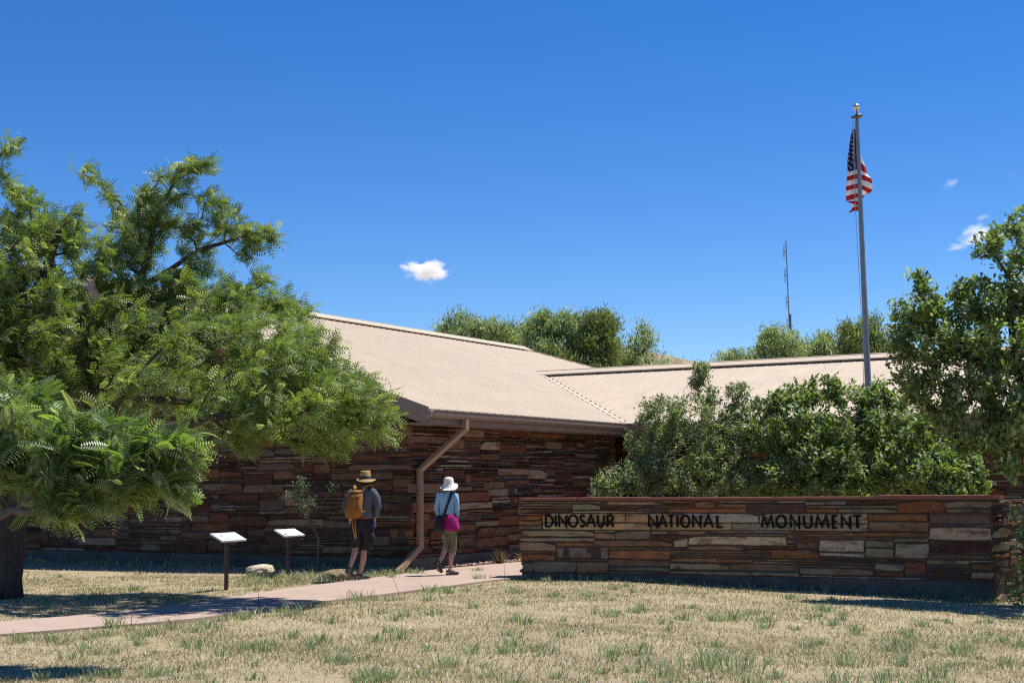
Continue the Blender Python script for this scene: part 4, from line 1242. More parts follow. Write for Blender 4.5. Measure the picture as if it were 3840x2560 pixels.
shrub('oak_tree', 'tall oak tree with lobed leaves filling the right edge', 'tree', obp,
      [(3780, 860, 50, 30, 22.3, .4, 1.5), (3700, 900, 50, 40, 22.3, .35, 1.2), (3810, 960, 60, 60, 22.3, .5), (3680, 960, 45, 25, 22.4, .3), (3830, 820, 30, 35, 22.3, .3), (3440, 1030, 22, 35, 22.4, .15, 1.8), (3470, 1090, 40, 40, 22.4, .25, 1.2), (3590, 1085, 25, 20, 22.4, .15, 1.5), (3380, 1170, 60, 40, 22.5, .4), (3450, 1170, 80, 60, 22.5, .5),
       (3350, 1260, 55, 60, 22.5, .4), (3470, 1280, 110, 80, 22.5, .8), (3560, 1150, 90, 60, 22.5, .7), (3640, 1080, 60, 50, 22.5, .5), (3700, 1120, 100, 90, 22.5, .9), (3800, 1100, 80, 90, 22.5, .9), (3600, 1260, 130, 100, 22.4, 1), (3740, 1270, 130, 110, 22.3, 1.1), (3420, 1380, 90, 70, 22.4, .6), (3480, 1480, 90, 70, 22.4, .7), (3600, 1420, 130, 90, 22.3, 1),
       (3760, 1430, 120, 110, 22.1, 1), (3620, 1560, 120, 90, 22.1, .9), (3760, 1600, 110, 70, 21.9, .9), (3950, 1200, 130, 250, 22.1, 1.2, .7), (3950, 1500, 130, 150, 22.1, 1.2, .6), (3810, 1680, 60, 20, 22.1, .4), (3700, 1660, 70, 35, 21.6, .5), (3610, 1640, 60, 40, 21.8, .4), (3790, 1740, 50, 40, 21.5, .4), (4080, 1150, 120, 200, 21.5, 1.0, .7), (4150, 1450, 120, 150, 22.0, 1.0, .6), (3800, 1540, 80, 60, 21.5, .6)],
      1040, 13, .09, OC, 46, oakT, r0=.16, rt=.004, trunkname='trunk', wood_m=M_TWIGD,
      limbs=[(None, [obp + Vector((0, 0, 1.2)), W(3870, 1560, 22.1), W(3830, 1400, 22.2), W(3790, 1200, 22.3), W(3790, 1050, 22.3), W(3720, 940, 22.3)]),
             (W(3830, 1400, 22.2), [W(3700, 1380, 22.3), W(3560, 1300, 22.4), W(3480, 1180, 22.4), W(3450, 1080, 22.4)]),
             (W(3870, 1560, 22.1), [W(3800, 1650, 21.7), W(3700, 1640, 21.6), W(3600, 1650, 21.7)])])
# small plants right of the wall end
shrub('oak_shrub', 'small leafy shrub growing against the right return of the wall', 'shrub', gb(3840, 22.0),
      [(3810, 1900, 35, 30, 21.9, .2), (3820, 2000, 30, 50, 21.9, .2), (3830, 2150, 35, 60, 21.8, .3), (3790, 2220, 30, 30, 21.6, .2), (3900, 2050, 60, 150, 22, .4)],
      60, 9, .08, OC, 47, oakT, stems=3, r0=.02)
# stray leaves above the letters: a sprig hanging over the coping
shrub('oak_sprig', 'small bright sprig of oak leaves hanging over the coping', 'sprig', W(3225, 1855, 24.3),
      [(3235, 1885, 14, 14, 23.6, .06)], 5, 4, .085, [(0.16, 0.27, 0.05)], 48, oakT, stems=1, r0=.006)

# ---- small bare shrub in front of the gable wall
sbp = W(1190, 2130, 27.6); sbp.z = 0
shrub('sapling', 'thin grey stemmed sapling with few leaves before the gable wall', 'sapling', sbp,
      [(1130, 1810, 14, 35, 27.6, .1, 1.4), (1120, 1870, 22, 30, 27.6, .15), (1090, 1850, 25, 18, 27.6, .15), (1060, 1865, 12, 12, 27.6, .1), (1140, 1910, 28, 25, 27.6, .15), (1170, 1870, 25, 14, 27.6, .15), (1245, 1820, 12, 25, 27.6, .1), (1260, 1840, 18, 12, 27.6, .1)],
      58, 9, .05, [(0.10, 0.14, 0.08), (0.14, 0.18, 0.11)], 49, smT, r0=.02, rt=.004, rad=.08,
      limbs=[(None, [W(1195, 2020, 27.6), W(1160, 1950, 27.6), W(1145, 1915, 27.6), W(1135, 1900, 27.6), W(1085, 1890, 27.6)]), (W(1165, 1960, 27.6), [W(1195, 1900, 27.6), W(1225, 1860, 27.6), W(1250, 1830, 27.6)]), (W(1145, 1915, 27.6), [W(1120, 1850, 27.6), W(1128, 1790, 27.6)])])

# ---- trees behind the building
FC = [(0.25, 0.36, 0.15), (0.31, 0.43, 0.20), (0.17, 0.26, 0.10), (0.50, 0.58, 0.40)]
FD = [(0.16, 0.24, 0.07), (0.20, 0.28, 0.09), (0.13, 0.19, 0.06), (0.28, 0.34, 0.16)]
lt = [long_template()]
def far_tree(label, px, Y, blobs, n, cols, seed, per=46, size=.18):
    b = W(px, 1700, Y); b.z = -0.2
    shrub('ash_tree', label, 'tree', Vector(b), blobs, n, per, size, cols, seed, lt, group='trees behind the building', r0=.22, rt=.012, wood_m=M_TWIGD, leaf=M_FAR, trunkname='trunk', rad=.5, stems=5, shell=.1)
far_tree('smallish pale tree just above the left ridge', 1700, 58, [(1660, 1240, 25, 30, 58, .8), (1710, 1205, 35, 30, 58, 1), (1760, 1240, 50, 45, 58, 1.2), (1830, 1250, 50, 40, 58, 1.2), (1900, 1250, 45, 30, 58, 1), (1930, 1280, 60, 50, 58, 1.2), (1760, 1300, 90, 60, 58, 1.5)], 150, FC, 51)
far_tree('silvery round crowned tree left of the centre gap', 2060, 56, [(1990, 1235, 28, 24, 56, .7, 1.3), (2030, 1200, 26, 24, 56, .7, 1.4), (2062, 1232, 34, 30, 56, .8), (2118, 1212, 24, 26, 56, .7, 1.3), (2070, 1262, 60, 40, 56.5, 1.2), (2150, 1260, 40, 36, 56, 1), (2000, 1290, 40, 30, 56, .9), (2080, 1330, 110, 50, 56, 1.8), (2163, 1203, 12, 26, 56, .3, 1.5)], 190, FC, 52)
far_tree('darker green round tree above the roof junction', 2240, 55, [(2212, 1208, 24, 22, 55, .6, 1.4), (2258, 1196, 26, 22, 55, .6, 1.4), (2285, 1222, 18, 26, 55, .5, 1.3), (2235, 1245, 48, 32, 55, 1), (2285, 1282, 28, 34, 55, .8), (2215, 1300, 55, 36, 55, 1.2), (2270, 1340, 50, 36, 55, 1), (2180, 1370, 90, 36, 55, 1.5)], 180, FD, 53)
far_tree('loose light green tree right of the round crowns', 2370, 57, [(2415, 1240, 25, 35, 57, .6), (2430, 1290, 35, 35, 57, .7), (2370, 1290, 30, 30, 57, .8), (2330, 1330, 60, 50, 57, 1.2), (2400, 1350, 60, 30, 57, 1), (2480, 1375, 60, 20, 57, 1), (2340, 1390, 80, 30, 57, 1)], 120, FC, 54, per=15)
far_tree('low treetop peeking over the right roof', 2760, 62, [(2730, 1350, 40, 18, 62, .8), (2795, 1345, 35, 18, 62, .8), (2760, 1380, 60, 30, 62, 1)], 50, FC, 55)
far_tree('rounded tree in front of the antenna foot', 2920, 56, [(2870, 1280, 35, 30, 56, .8), (2930, 1275, 70, 30, 56, 1.2), (2920, 1330, 90, 40, 56, 1.4), (2980, 1310, 40, 30, 56, 1), (2880, 1380, 80, 30, 56, 1)], 110, FC, 56)
far_tree('pale bushy tree between antenna and flagpole', 3090, 57, [(3085, 1275, 30, 28, 57, .7), (3060, 1310, 40, 30, 57, 1), (3110, 1330, 60, 40, 57, 1.2), (3060, 1370, 80, 30, 57, 1)], 90, FC, 57)
far_tree('darker tree directly behind the flagpole', 3210, 55, [(3185, 1235, 30, 28, 55, .7), (3200, 1280, 60, 50, 55, 1.2), (3260, 1220, 30, 30, 55, .8), (3270, 1300, 50, 50, 55, 1), (3240, 1350, 80, 40, 55, 1.2), (3330, 1330, 60, 30, 55, 1)], 120, FD, 58)
# hillside brush
A = Acc(); gh = np.random.default_rng(61)
for _ in range(160):
    x = gh.uniform(0, 60); y = gh.uniform(195, 245)
    dx = (x + 2) / 62.0
    h = 26.9 * math.exp(-dx * dx * .5) * math.exp(-((y - 245) / 40) ** 2) - .8
    s = gh.uniform(.3, .9)
    n = 24; P = np.array([x, y, h + s * .4]) + gh.normal(0, .4, (n, 3)) * s
    A.add(*scatter(smT[0], P, gh.normal(size=(n, 3)), gh.normal(size=(n, 3)), gh.uniform(.3, .6, n) * s, np.tile([(0.12, 0.13, 0.06)], (n, 1)), gh))
tag(A.build('hillside_brush', M_FAR), 'dry brush dotting the distant hillside', 'brush', kind='stuff')

# dried agave / yucca tufts beside the gravel
for i, (px, py, c, s, lab) in enumerate([(1735, 2100, [(0.13, 0.09, 0.06), (0.2, 0.14, 0.09)], .34, 'dark spiky yucca just right of the woman'), (1800, 2098, [(0.45, 0.26, 0.10), (0.16, 0.11, 0.06)], .34, 'spiky yucca with yellowed lower leaves in the middle of the gravel'),
                                     (1890, 2078, [(0.5, 0.3, 0.12), (0.15, 0.10, 0.06)], .34, 'spiky yucca with orange tips nearest the sign wall')]):
    q_ = CW + U * (2.5, 3.7, 5.4)[i] + Mv * .55; x, y = q_.x, q_.y; g = np.random.default_rng(70 + i)
    n = 70; a = g.uniform(0, 2 * np.pi, n); e = g.uniform(.15, 1.4, n)
    D = np.stack([np.cos(a) * np.cos(e), np.sin(a) * np.cos(e), np.sin(e)], 1)
    V, T_, C = scatter((np.array([(0, -.03, 0), (0, .03, 0), (.5, -.022, .02), (.5, .022, .02), (1, 0, -.03)]), np.array([(0, 1, 3), (0, 3, 2), (2, 3, 4)])), np.tile([(x, y, .04)], (n, 1)), D, g.normal(size=(n, 3)), s * g.uniform(.7, 1.15, n), np.array(c)[(e > .55).astype(int) if i else g.integers(0, 2, n)], g)
    if i: C = C
    tag(npmesh('yucca', V, T_, M_GRASS, cols=C), lab, 'yucca', 'dried yuccas in the gravel bed')

# ------------------------------------------------------------------ boulders
M_ROCK = mk('pale_sandstone', (0.47, 0.42, 0.30), 0.95, 0.15, 0.2, 7, 0.8, 30, dark=(0.22, 0.13, 0.06), dscale=5, dlo=0.55, dhi=0.65, damt=.8)
def boulder(px, py, Y, rx, rz, label, seed, m=M_ROCK, ry=.3):
    c = W(px, py, Y); me = bmesh.new()
    bmesh.ops.create_icosphere(me, subdivisions=4, radius=1)
    for v in me.verts:
        p = v.co.copy(); k = 1 + .22 * noise.noise(p * 1.3 + Vector((seed, 0, 0))) + .10 * noise.noise(p * 3.7 + Vector((0, seed, 0))) + .05 * noise.noise(p * 9)
        q = Vector((p.x * k * rx, p.y * k * ry, max(-.35, p.z * k) * rz))
        q.z += q.x * .10; q.z = q.z if q.z < rz * .55 else rz * .55 + (q.z - rz * .55) * .55
        v.co = q + Vector((c.x, c.y, c.z))
    d = bpy.data.meshes.new('boulder'); me.to_mesh(d); me.free(); d.materials.append(m)
    o = bpy.data.objects.new('boulder', d); COL.objects.link(o); fin(d, True)
    tag(o, label, 'boulder', 'boulders between path and wall')
boulder(975, 2138, 27.0, .27, .14, 'pale flat topped boulder between the two information panels', 3)
M_ROCK2 = mk('mossy_sandstone', (0.30, 0.22, 0.13), 0.95, 0.15, 0.35, 9, 0.8, 30, dark=(0.08, 0.08, 0.05), dscale=6, dlo=0.45, dhi=0.6)
boulder(1262, 2160, 25.9, .31, .15, 'darker weathered boulder behind the feet of the man', 8, M_ROCK2)

# ------------------------------------------------------------------ information panels
M_POST = mk('post_brown_paint', (0.05, 0.03, 0.03), 0.6, 0.3, .1, 10)
M_PAN = mk('panel_white', (0.72, 0.70, 0.64), 0.35, 0.5, 0.03, 8)
M_PFR = mk('panel_edge', (0.62, 0.60, 0.56), 0.5, 0.4)
M_PIC = mk('panel_print', (0.26, 0.38, 0.50), 0.35, 0.5, 0.6, 9, dark=(0.75, 0.76, 0.76), dscale=6, dlo=.4, dhi=.6)
M_INK = mk('panel_ink', (0.10, 0.11, 0.16), 0.4, 0.4)
M_INK2 = mk('panel_pale_ink', (0.45, 0.55, 0.68), 0.4, 0.4)
def panel(px, pbase, quad, Y, label, style):
    g0 = W(px, pbase, Y); g0.z = 0
    th = thing('information_panel', g0, label, 'information panel', 'tilted information panels beside the path')
    a = Vector((.44, .90, 0)).normalized()                 # low edge direction, running away along the path
    BL = W(quad[3][0], quad[3][1], Y - .35)
    BR = BL + a * .64
    up = Vector((-.90, .44, 0)) * .24 + UP * .115
    n = a.cross(up).normalized()
    if n.z < 0: n = -n
    mb = MB(); mb.box(BL, a * .64, up, n * .028); mb.build('panel_board', M_PFR, th)
    mb = MB(); mb.box(BL + n * .0285 + a * .02 + up * .05, a * .60, up * .9, n * .002); fc = mb.build('panel_face', M_PAN, th)
    at = lambda u, v, d=.0315: BL + n * d + a * (.64 * u) + up * v
    def patch(u0, v0, u1, v1, m, nm):
        b = MB(); b.add([at(u0, v0), at(u1, v0), at(u1, v1), at(u0, v1)], [(0, 1, 2, 3)]); b.build(nm, m, fc)
    if style == 0:
        patch(.18, .12, .78, .82, M_PIC, 'printed_picture')
        patch(.30, .88, .6, .91, M_INK, 'text_line')
    else:
        patch(.08, .12, .20, .34, M_INK, 'printed_figure'); patch(.5, .35, .72, .75, M_INK2, 'printed_picture')
        for k in range(3): patch(.62, .16 + k * .05, .86, .175 + k * .05, M_INK2, 'text_line')
        patch(.30, .88, .52, .91, M_INK, 'text_line')
    cc = BL + a * .32 + up * .5
    h = cc.z - .02
    po = MB(); w = .052
    po.box(Vector((cc.x - w / 2, cc.y - w / 2, -.1)), Vector((w * .8, w * .6, 0)), Vector((-w * .6, w * .8, 0)), UP * (h + .1)); po.build('post', M_POST, th)
    br = MB(); br.box(BL + a * .17 + up * .2 - n * .02, a * .3, up * .6, n * .018); br.build('mounting_plate', M_POST, th)
panel(841, 2212, [(780, 2001), (855, 1996), (904, 2024), (831, 2033)], 23.3, 'panel with a blue picture nearest the path on a brown post', 0)
panel(1087, 2160, [(1038, 1985), (1108, 1982), (1135, 2009), (1067, 2014)], 26.7, 'white panel with a small dark figure beyond the pale boulder', 1)

# ------------------------------------------------------------------ flagpole and flag
M_GALV = mk('galvanised_steel', (0.20, 0.215, 0.23), 0.42, 0.5, 0.2, 12, metal=.6, stretch=(1, 1, .4))
M_BALL = mk('silver_ball', (0.55, 0.54, 0.52), 0.32, 0.5, .1, 8, metal=.7)
M_DARKM = mk('dark_metal', (0.12, 0.12, 0.12), 0.5, 0.5, .2, 20, metal=.5)
PY_ = 30.0
pb = W(3256, 1460, PY_); pt = W(3213.5, 456, PY_)
dirp = (pt - pb).normalized(); g0 = pb - dirp * (pb.z / dirp.z)
pole = thing('flagpole', g0, 'tall tapered grey metal flagpole behind the oak shrubs', 'flagpole')
mb = MB(); L_ = (pt - g0).length
mb.tube([g0 + dirp * (L_ * i / 12) for i in range(13)], [.088 - .048 * (i / 12) for i in range(13)], 8)
for i in (3.1, 5.9, 7.4): mb.tube([g0 + dirp * (L_ * i / 12), g0 + dirp * (L_ * i / 12 + .012)], .0905 - .048 * i / 12, 8)
mb.build('pole', M_GALV, pole)
mb = MB(); mb.tube([pt - dirp * .005, pt + dirp * .09, pt + dirp * .10, pt + dirp * .25], [.028, .028, .013, .013], 8); mb.build('spindle', M_DARKM, pole)
mb = MB(); tr = pt + dirp * .10
mb.rings([(tr.x + .03, tr.y, tr.z - .035, .05, .05, 0, (.1, 0)), (tr.x + .02, tr.y, tr.z, .115, .08, 0, (.2, 0)), (tr.x + .02, tr.y, tr.z + .035, .10, .075, 0, (.22, 0)), (tr.x + .01, tr.y, tr.z + .06, .03, .03, 0, (.2, 0))], 16)
mb.rings([(tr.x - .09, tr.y, tr.z - .04, .02, .02), (tr.x - .09, tr.y, tr.z - .005, .035, .03), (tr.x - .08, tr.y, tr.z + .015, .02, .02)], 10)
mb.build('pulley_cap', M_DARKM, pole, smooth=True)
bm_ = bmesh.new(); bmesh.ops.create_uvsphere(bm_, u_segments=24, v_segments=16, radius=.079)
bc = pt + dirp * .305
for v in bm_.verts: v.co += bc
d_ = bpy.data.meshes.new('ball'); bm_.to_mesh(d_); bm_.free(); d_.materials.append(M_BALL); fin(d_, True)
bo = bpy.data.objects.new('ball', d_); COL.objects.link(bo); bo.location = -wloc(pole); bo.parent = pole
mb = MB(); hx = pt + Vector((-.085, .0, .03))
fx = W(3199, 490, PY_)
mb.tube([hx, W(3199, 500, PY_ - .0), W(3209, 800, PY_), W(3231, 1200, PY_), W(3240, 1470, PY_)], .006, 4)
mb.tube([hx + Vector((.02, 0, 0)), W(3203, 520, PY_ + .02), W(3207, 640, PY_ + .02)], .006, 4)
mb.build('halyard', mk('rope', (0.4, 0.4, 0.4), .9), pole)
# flag: traced bands draped in folds behind the pole; px from a crop with 3.484 px per photo pixel
M_FLAG = leafmat('flag_cloth', 0.8, 0.22, (1, 1, 1), .2)
RED, WHT, BLU = (0.42, 0.022, 0.022), (0.78, 0.76, 0.78), (0.018, 0.022, 0.085)
def fq(x, y, d): return W(3100 + x / 3.484, 370 + y / 3.484, PY_ + .14 + d)
fl = thing('flag', g0 + Vector((0, .1, 7.0)), 'limp red white and blue striped flag with stars hanging from the pole', 'flag')
def band(mb, col, A, B, C_, D, n=8, ph=0.0, amp=.05, dep=0.0):
    """quad band: left top A -> right top B, left bottom C_ -> right bottom D, folded in depth"""
    k = len(mb.V)
    for j in range(3):
        v = j / 2
        for i in range(n + 1):
            u = i / n
            x = (A[0] * (1 - u) + B[0] * u) * (1 - v) + (C_[0] * (1 - u) + D[0] * u) * v
            y = (A[1] * (1 - u) + B[1] * u) * (1 - v) + (C_[1] * (1 - u) + D[1] * u) * v
            dd = amp * math.sin(u * 5.5 + ph + y * .006) + dep
            mb.V.append(fq(x, y, dd)); mb.C.append(col)
    for j in range(2):
        for i in range(n):
            a = k + j * (n + 1) + i; mb.F.append((a, a + n + 1, a + n + 2, a + 1))
mb = MB()
rows = [((338, 400), (400, 395)), ((308, 520), (410, 520)), ((290, 650), (415, 650)), ((272, 800), (420, 780)), ((268, 900), (420, 900)), ((277, 965), (420, 915))]
for (a, b), (c, d) in zip(rows, rows[1:]): band(mb, BLU, a, b, c, d)
mb.build('canton', M_FLAG, fl, smooth=True)
mb = MB()
Lx_ = [(277, 968), (266, 1018), (258, 1077), (254, 1145), (252, 1207), (250, 1272), (256, 1340)]
Rx_ = [(420, 915), (420, 975), (420, 1040), (420, 1106), (420, 1163), (420, 1230), (420, 1290)]
# dome over the first white band
cs_ = [WHT, RED, WHT, RED, WHT, RED]
for i in range(6): band(mb, cs_[i], Lx_[i], Rx_[i], Lx_[i + 1], Rx_[i + 1])
band(mb, WHT, (318, 1308), (420, 1288), (330, 1325), (420, 1345), dep=-.01)
band(mb, RED, (256, 1338), (420, 1335), (300, 1362), (420, 1398), dep=-.02)
band(mb, WHT, (330, 1370), (420, 1395), (327, 1432), (420, 1390), dep=.02)
band(mb, RED, (327, 1430), (420, 1385), (322, 1470), (420, 1465), dep=.02)
band(mb, RED, (296, 1465), (330, 1455), (290, 1484), (340, 1482), dep=.01)
RL_ = [(400, 700), (400, 800), (400, 905), (400, 965), (400, 1035), (400, 1100), (400, 1150), (400, 1225), (400, 1340)]
RR_ = [(442, 748), (505, 885), (535, 990), (582, 1042), (600, 1112), (603, 1195), (552, 1240), (494, 1272), (466, 1306)]
cr_ = [WHT, RED, WHT, RED, WHT, RED, WHT, RED]
for i in range(8): band(mb, cr_[i], RL_[i], RR_[i], RL_[i + 1], RR_[i + 1], ph=2, amp=.06, dep=.08)
mb.build('stripes', M_FLAG, fl, smooth=True)
mb = MB()
for (x, y) in [(345, 435), (320, 541), (330, 596), (336, 652), (292, 692), (339, 709), (290, 752), (338, 768), (287, 812), (329, 829), (357, 852), (278, 872), (301, 890), (314, 907), (372, 872), (284, 948), (296, 640), (350, 480)]:
    V = []
    for k in range(10):
        r = 15 if k % 2 == 0 else 6; a = math.radians(90 + 36 * k)
        V.append(fq(x + r * .8 * math.cos(a), y - r * math.sin(a), -.075))
    k0 = len(mb.V); mb.V += V; mb.C += [(.75, .75, .78)] * 10
    mb.F += [tuple(k0 + i for i in range(10))]
mb.build('stars', M_FLAG, fl)['kind'] = 'stuff'

# ------------------------------------------------------------------ antenna
AY = 70
a0, a1 = W(2968, 1420, AY), W(2947, 902, AY)
ant = thing('antenna_mast', Vector((a0.x, a0.y, 0)), 'thin grey radio antenna mast rising behind the right roof', 'antenna')
mb = MB(); mb.tube([Vector((a0.x + .05, a0.y, 0)), a0, a0.lerp(a1, .5), a1], [.04, .036, .03, .026], 8); mb.build('mast', M_GALV, ant)
mb = MB(); mb.tube([W(2966, 1420, AY) + Vector((.04, 0, 0)), W(2963, 1178, AY)], .055, 8); mb.build('lower_pipe', M_DARKM, ant)
for (x, y, h) in ((2944, 945, 25), (2948, 1033, 25), (2953, 1131, 25), (2956, 1220, 25)):
    mb = MB(); c = W(x + 4, y, AY); e = W(x - 7, y + 1, AY)
    mb.tube([c, e], .022, 5)
    for q_ in (-6, -2): mb.tube([W(x + q_, y - h, AY), W(x + q_ + 1, y + h, AY)], .011, 4)
    mb.build('dipole', M_GALV, ant)

# ------------------------------------------------------------------ people
M_SKIN = mk('skin', (0.46, 0.25, 0.18), 0.55, 0.35, .08, 12)
def skin_body(name, joints, edges, parent, mat, root=0, sub=2):
    me = bpy.data.meshes.new(name)
    me.from_pydata([tuple(j[:3]) for j in joints], edges, [])
    o = bpy.data.objects.new(name, me); COL.objects.link(o)
    me.materials.append(mat)
    sk = o.modifiers.new('Skin', 'SKIN'); sk.use_smooth_shade = True
    lay = me.skin_vertices[0] if me.skin_vertices else None
    if lay is None:
        bm = bmesh.new(); bm.from_mesh(me); bm.verts.layers.skin.verify(); bm.to_mesh(me); bm.free(); lay = me.skin_vertices[0]
    for i, j in enumerate(joints):
        r = j[3]; r2 = j[4] if len(j) > 4 else r
        lay.data[i].radius = (r, r2); lay.data[i].use_root = (i == root)
    sb = o.modifiers.new('Subdivision', 'SUBSURF'); sb.levels = sub; sb.render_levels = sub
    o.location = Vector((0, 0, 0)); o.parent = parent
    return o
class Fig:
    """loft helper in figure space (x right, y away, z up) around a ground point"""
    def __init__(s, th): s.th = th; s.o = th.location.copy()
    def loft(s, name, mat, rl, n=22, caps=True, parent=None, disp=0.0, seed=0):
        mb = MB(); mb.rings(rl, n, caps)
        if disp:
            mb.V = [v + Vector((noise.noise(v * 9 + Vector((seed, 0, 0))), noise.noise(v * 9 + Vector((0, seed, 3))), 0.4 * noise.noise(v * 9 + Vector((5, 0, seed))))) * disp for v in mb.V]
        return s.put(name, mb, mat, parent)
    def put(s, name, mb, mat, parent=None, smooth=True):
        o = obj(name, mb.V, mb.F, mat, None, smooth, None)
        o.parent = parent or s.th
        if parent is not None: pass
        return o
def finger_set(J, E, wrist, dirv, side, r=.009):
    """palm + five short bent fingers as chains from the wrist joint index"""
    d = Vector(dirv).normalized(); sv = Vector(side).normalized(); nv = d.cross(sv)
    w = Vector(J[wrist][:3]); pm = w + d * .055
    J.append((*pm, .030, .016)); ip = len(J) - 1; E.append((wrist, ip))
    for k, (off, ln) in enumerate(((-.027, .075), (-.009, .085), (.009, .08), (.027, .062))):
        a = pm + d * .035 + sv * off; b = a + d * ln * .5 + nv * .012; c = b + d * ln * .42 + nv * .022
        i0 = len(J); J += [(*a, r), (*b, r * .9), (*c, r * .75)]; E += [(ip, i0), (i0, i0 + 1), (i0 + 1, i0 + 2)]
    a = w + d * .03 + sv * -.035; b = a + d * .03 - sv * .018; c = b + d * .03
    i0 = len(J); J += [(*a, r * 1.2), (*b, r), (*c, r * .8)]; E += [(ip, i0), (i0, i0 + 1), (i0 + 1, i0 + 2)]

# ---- man with backpack
YM = 25.4
gm = W(1350, 2173, YM); gm.z = 0.035
man = thing('person', gm, 'man in straw hat, grey long sleeves and dark shorts carrying an ochre backpack', 'person')
Fm = Fig(man)
J = [(.02, 0, .98, .125, .10), (.03, .0, 1.20, .125, .09), (.045, .01, 1.42, .15, .10), (.06, .015, 1.53, .07, .06), (.07, .02, 1.60, .055, .055), (.085, .03, 1.67, .085, .085), (.09, .035, 1.77, .082, .09),
     (.20, .01, 1.50, .058), (.30, -.02, 1.25, .043), (.255, .06, 1.06, .028),            # right arm 7,8,9
     (-.12, .02, 1.50, .058), (-.25, .04, 1.26, .043), (-.20, .12, 1.06, .028),          # left arm 10..12
     (.10, 0, .90, .092), (.065, .05, .52, .056), (.06, .02, .36, .058), (.0, -.0, .10, .034), # right leg 13..16
     (-.07, 0, .90, .092), (-.075, .02, .56, .056), (-.10, -.06, .42, .057), (-.165, -.20, .19, .034)] # left leg 17..20
E_ = [(0, 1), (1, 2), (2, 3), (3, 4), (4, 5), (5, 6), (2, 7), (7, 8), (8, 9), (2, 10), (10, 11), (11, 12), (0, 13), (13, 14), (14, 15), (15, 16), (0, 17), (17, 18), (18, 19), (19, 20)]
# feet
J += [(-.03, -.05, .055, .036), (.05, .03, .045, .038, .025), (.115, .07, .035, .035, .02)]; E_ += [(16, 21), (21, 22), (22, 23)]
J += [(-.175, -.24, .155, .034), (-.155, -.20, .08, .036, .03), (-.135, -.17, .035, .034, .02)]; E_ += [(20, 24), (24, 25), (25, 26)]
finger_set(J, E_, 9, (-.15, .12, -.95), (.4, .9, .1))
finger_set(J, E_, 12, (.15, .12, -.95), (-.4, .9, .1))
skin_body('body', J, E_, man, M_SKIN)
M_SHIRT = mk('grey_shirt', (0.085, 0.10, 0.125), .85, 0.2, .15, 6, 1.0, 11)
mb = MB()
mb.rings([(.025, 0, 1.05, .185, .125), (.03, 0, 1.12, .180, .125), (.03, 0, 1.22, .178, .125), (.04, .0, 1.34, .20, .13), (.045, .01, 1.44, .225, .125), (.05, .012, 1.51, .215, .11, 0, (0, 0)), (.055, .015, 1.555, .155, .09), (.065, .02, 1.575, .085, .072), (.068, .022, 1.60, .066, .064)], 26)
for sgn, pts, rr_ in ((1, [(.14, .01, 1.51), (.225, .01, 1.49), (.275, 0, 1.40), (.312, -.02, 1.26), (.31, -.01, 1.22), (.29, .03, 1.13), (.262, .05, 1.07)], [.085, .085, .075, .062, .058, .052, .045]),
                     (-1, [(-.05, .02, 1.51), (-.145, .02, 1.49), (-.20, .02, 1.40), (-.262, .04, 1.26), (-.255, .06, 1.22), (-.23, .09, 1.13), (-.205, .115, 1.07)], [.085, .085, .075, .062, .058, .052, .045])):
    mb.tube(pts, rr_, 14)
mb.V = [v + Vector((noise.noise(v * 8), noise.noise(v * 8 + Vector((4, 0, 0))), 0)) * .018 for v in mb.V]
Fm.put('shirt', mb, M_SHIRT)
M_SHORT = mk('black_shorts', (0.022, 0.022, 0.024), 0.8, 0.25, .5, 14, .8, 40)
mb = MB()
mb.rings([(.02, 0, 1.08, .172, .12), (.02, 0, 1.0, .185, .135), (.02, 0, .90, .195, .14), (.015, 0, .82, .19, .135)], 26)
mb.rings([(.10, 0, .96, .10, .13), (.115, .01, .84, .118, .125), (.12, .03, .70, .118, .115), (.115, .045, .58, .112, .11), (.10, .05, .50, .108, .105)], 20)
mb.rings([(-.06, 0, .96, .10, .13), (-.065, .0, .84, .112, .125), (-.07, .01, .70, .105, .11), (-.075, .015, .55, .095, .10)], 20)
mb.V = [v + Vector((noise.noise(v * 12), noise.noise(v * 12 + Vector((4, 0, 0))), .3 * noise.noise(v * 10))) * .022 for v in mb.V]
sh = Fm.put('shorts', mb, M_SHORT)
mb = MB(); mb.rings([(.175, -.06, .80, .05, .06), (.20, -.04, .78, .06, .07), (.215, -.03, .68, .06, .07), (.20, -.03, .60, .05, .06)], 12); o = Fm.put('cargo_pocket', mb, M_SHORT)
mb = MB(); mb.rings([(.02, 0, 1.075, .188, .128), (.02, 0, 1.045, .190, .130)], 24, caps=False); Fm.put('belt', mb, mk('belt_red', (0.35, 0.05, 0.04), .7))
mb = MB(); mb.rings([(.235, .0, 1.0, .01, .02), (.24, 0, .97, .03, .04), (.24, 0, .91, .035, .04), (.235, 0, .88, .01, .02)], 12); Fm.put('pouch', mb, mk('pouch_blue', (0.06, 0.07, 0.22), .8))
# backpack, tilted: origin of crop x0=350,y0=1480, 725 px/m
M_PACK = mk('backpack_ochre', (0.25, 0.105, 0.022), .75, .25, .3, 7, 1.0, 12)
fx_ = lambda cx_, cy_: ((cx_ - 350) / 725, (1480 - cy_) / 725)
mb = MB(); R_ = []
for (xl, xr, y_, dp) in ((235, 378, 360, .045), (216, 390, 372, .085), (208, 400, 420, .12), (198, 405, 480, .135), (185, 403, 560, .15), (176, 402, 630, .155), (182, 395, 680, .14), (215, 370, 705, .11), (260, 320, 722, .06)):
    x0, z0 = fx_((xl + xr) / 2, y_); R_.append((x0, -.13 - dp * .75, z0, (xr - xl) / 2 / 725, dp, 0, (.06, 0)))
mb.rings(R_, 26)
mb.V = [v + Vector((noise.noise(v * 7), noise.noise(v * 11 + Vector((4, 0, 0))), .4 * noise.noise(v * 8))) * .022 for v in mb.V]
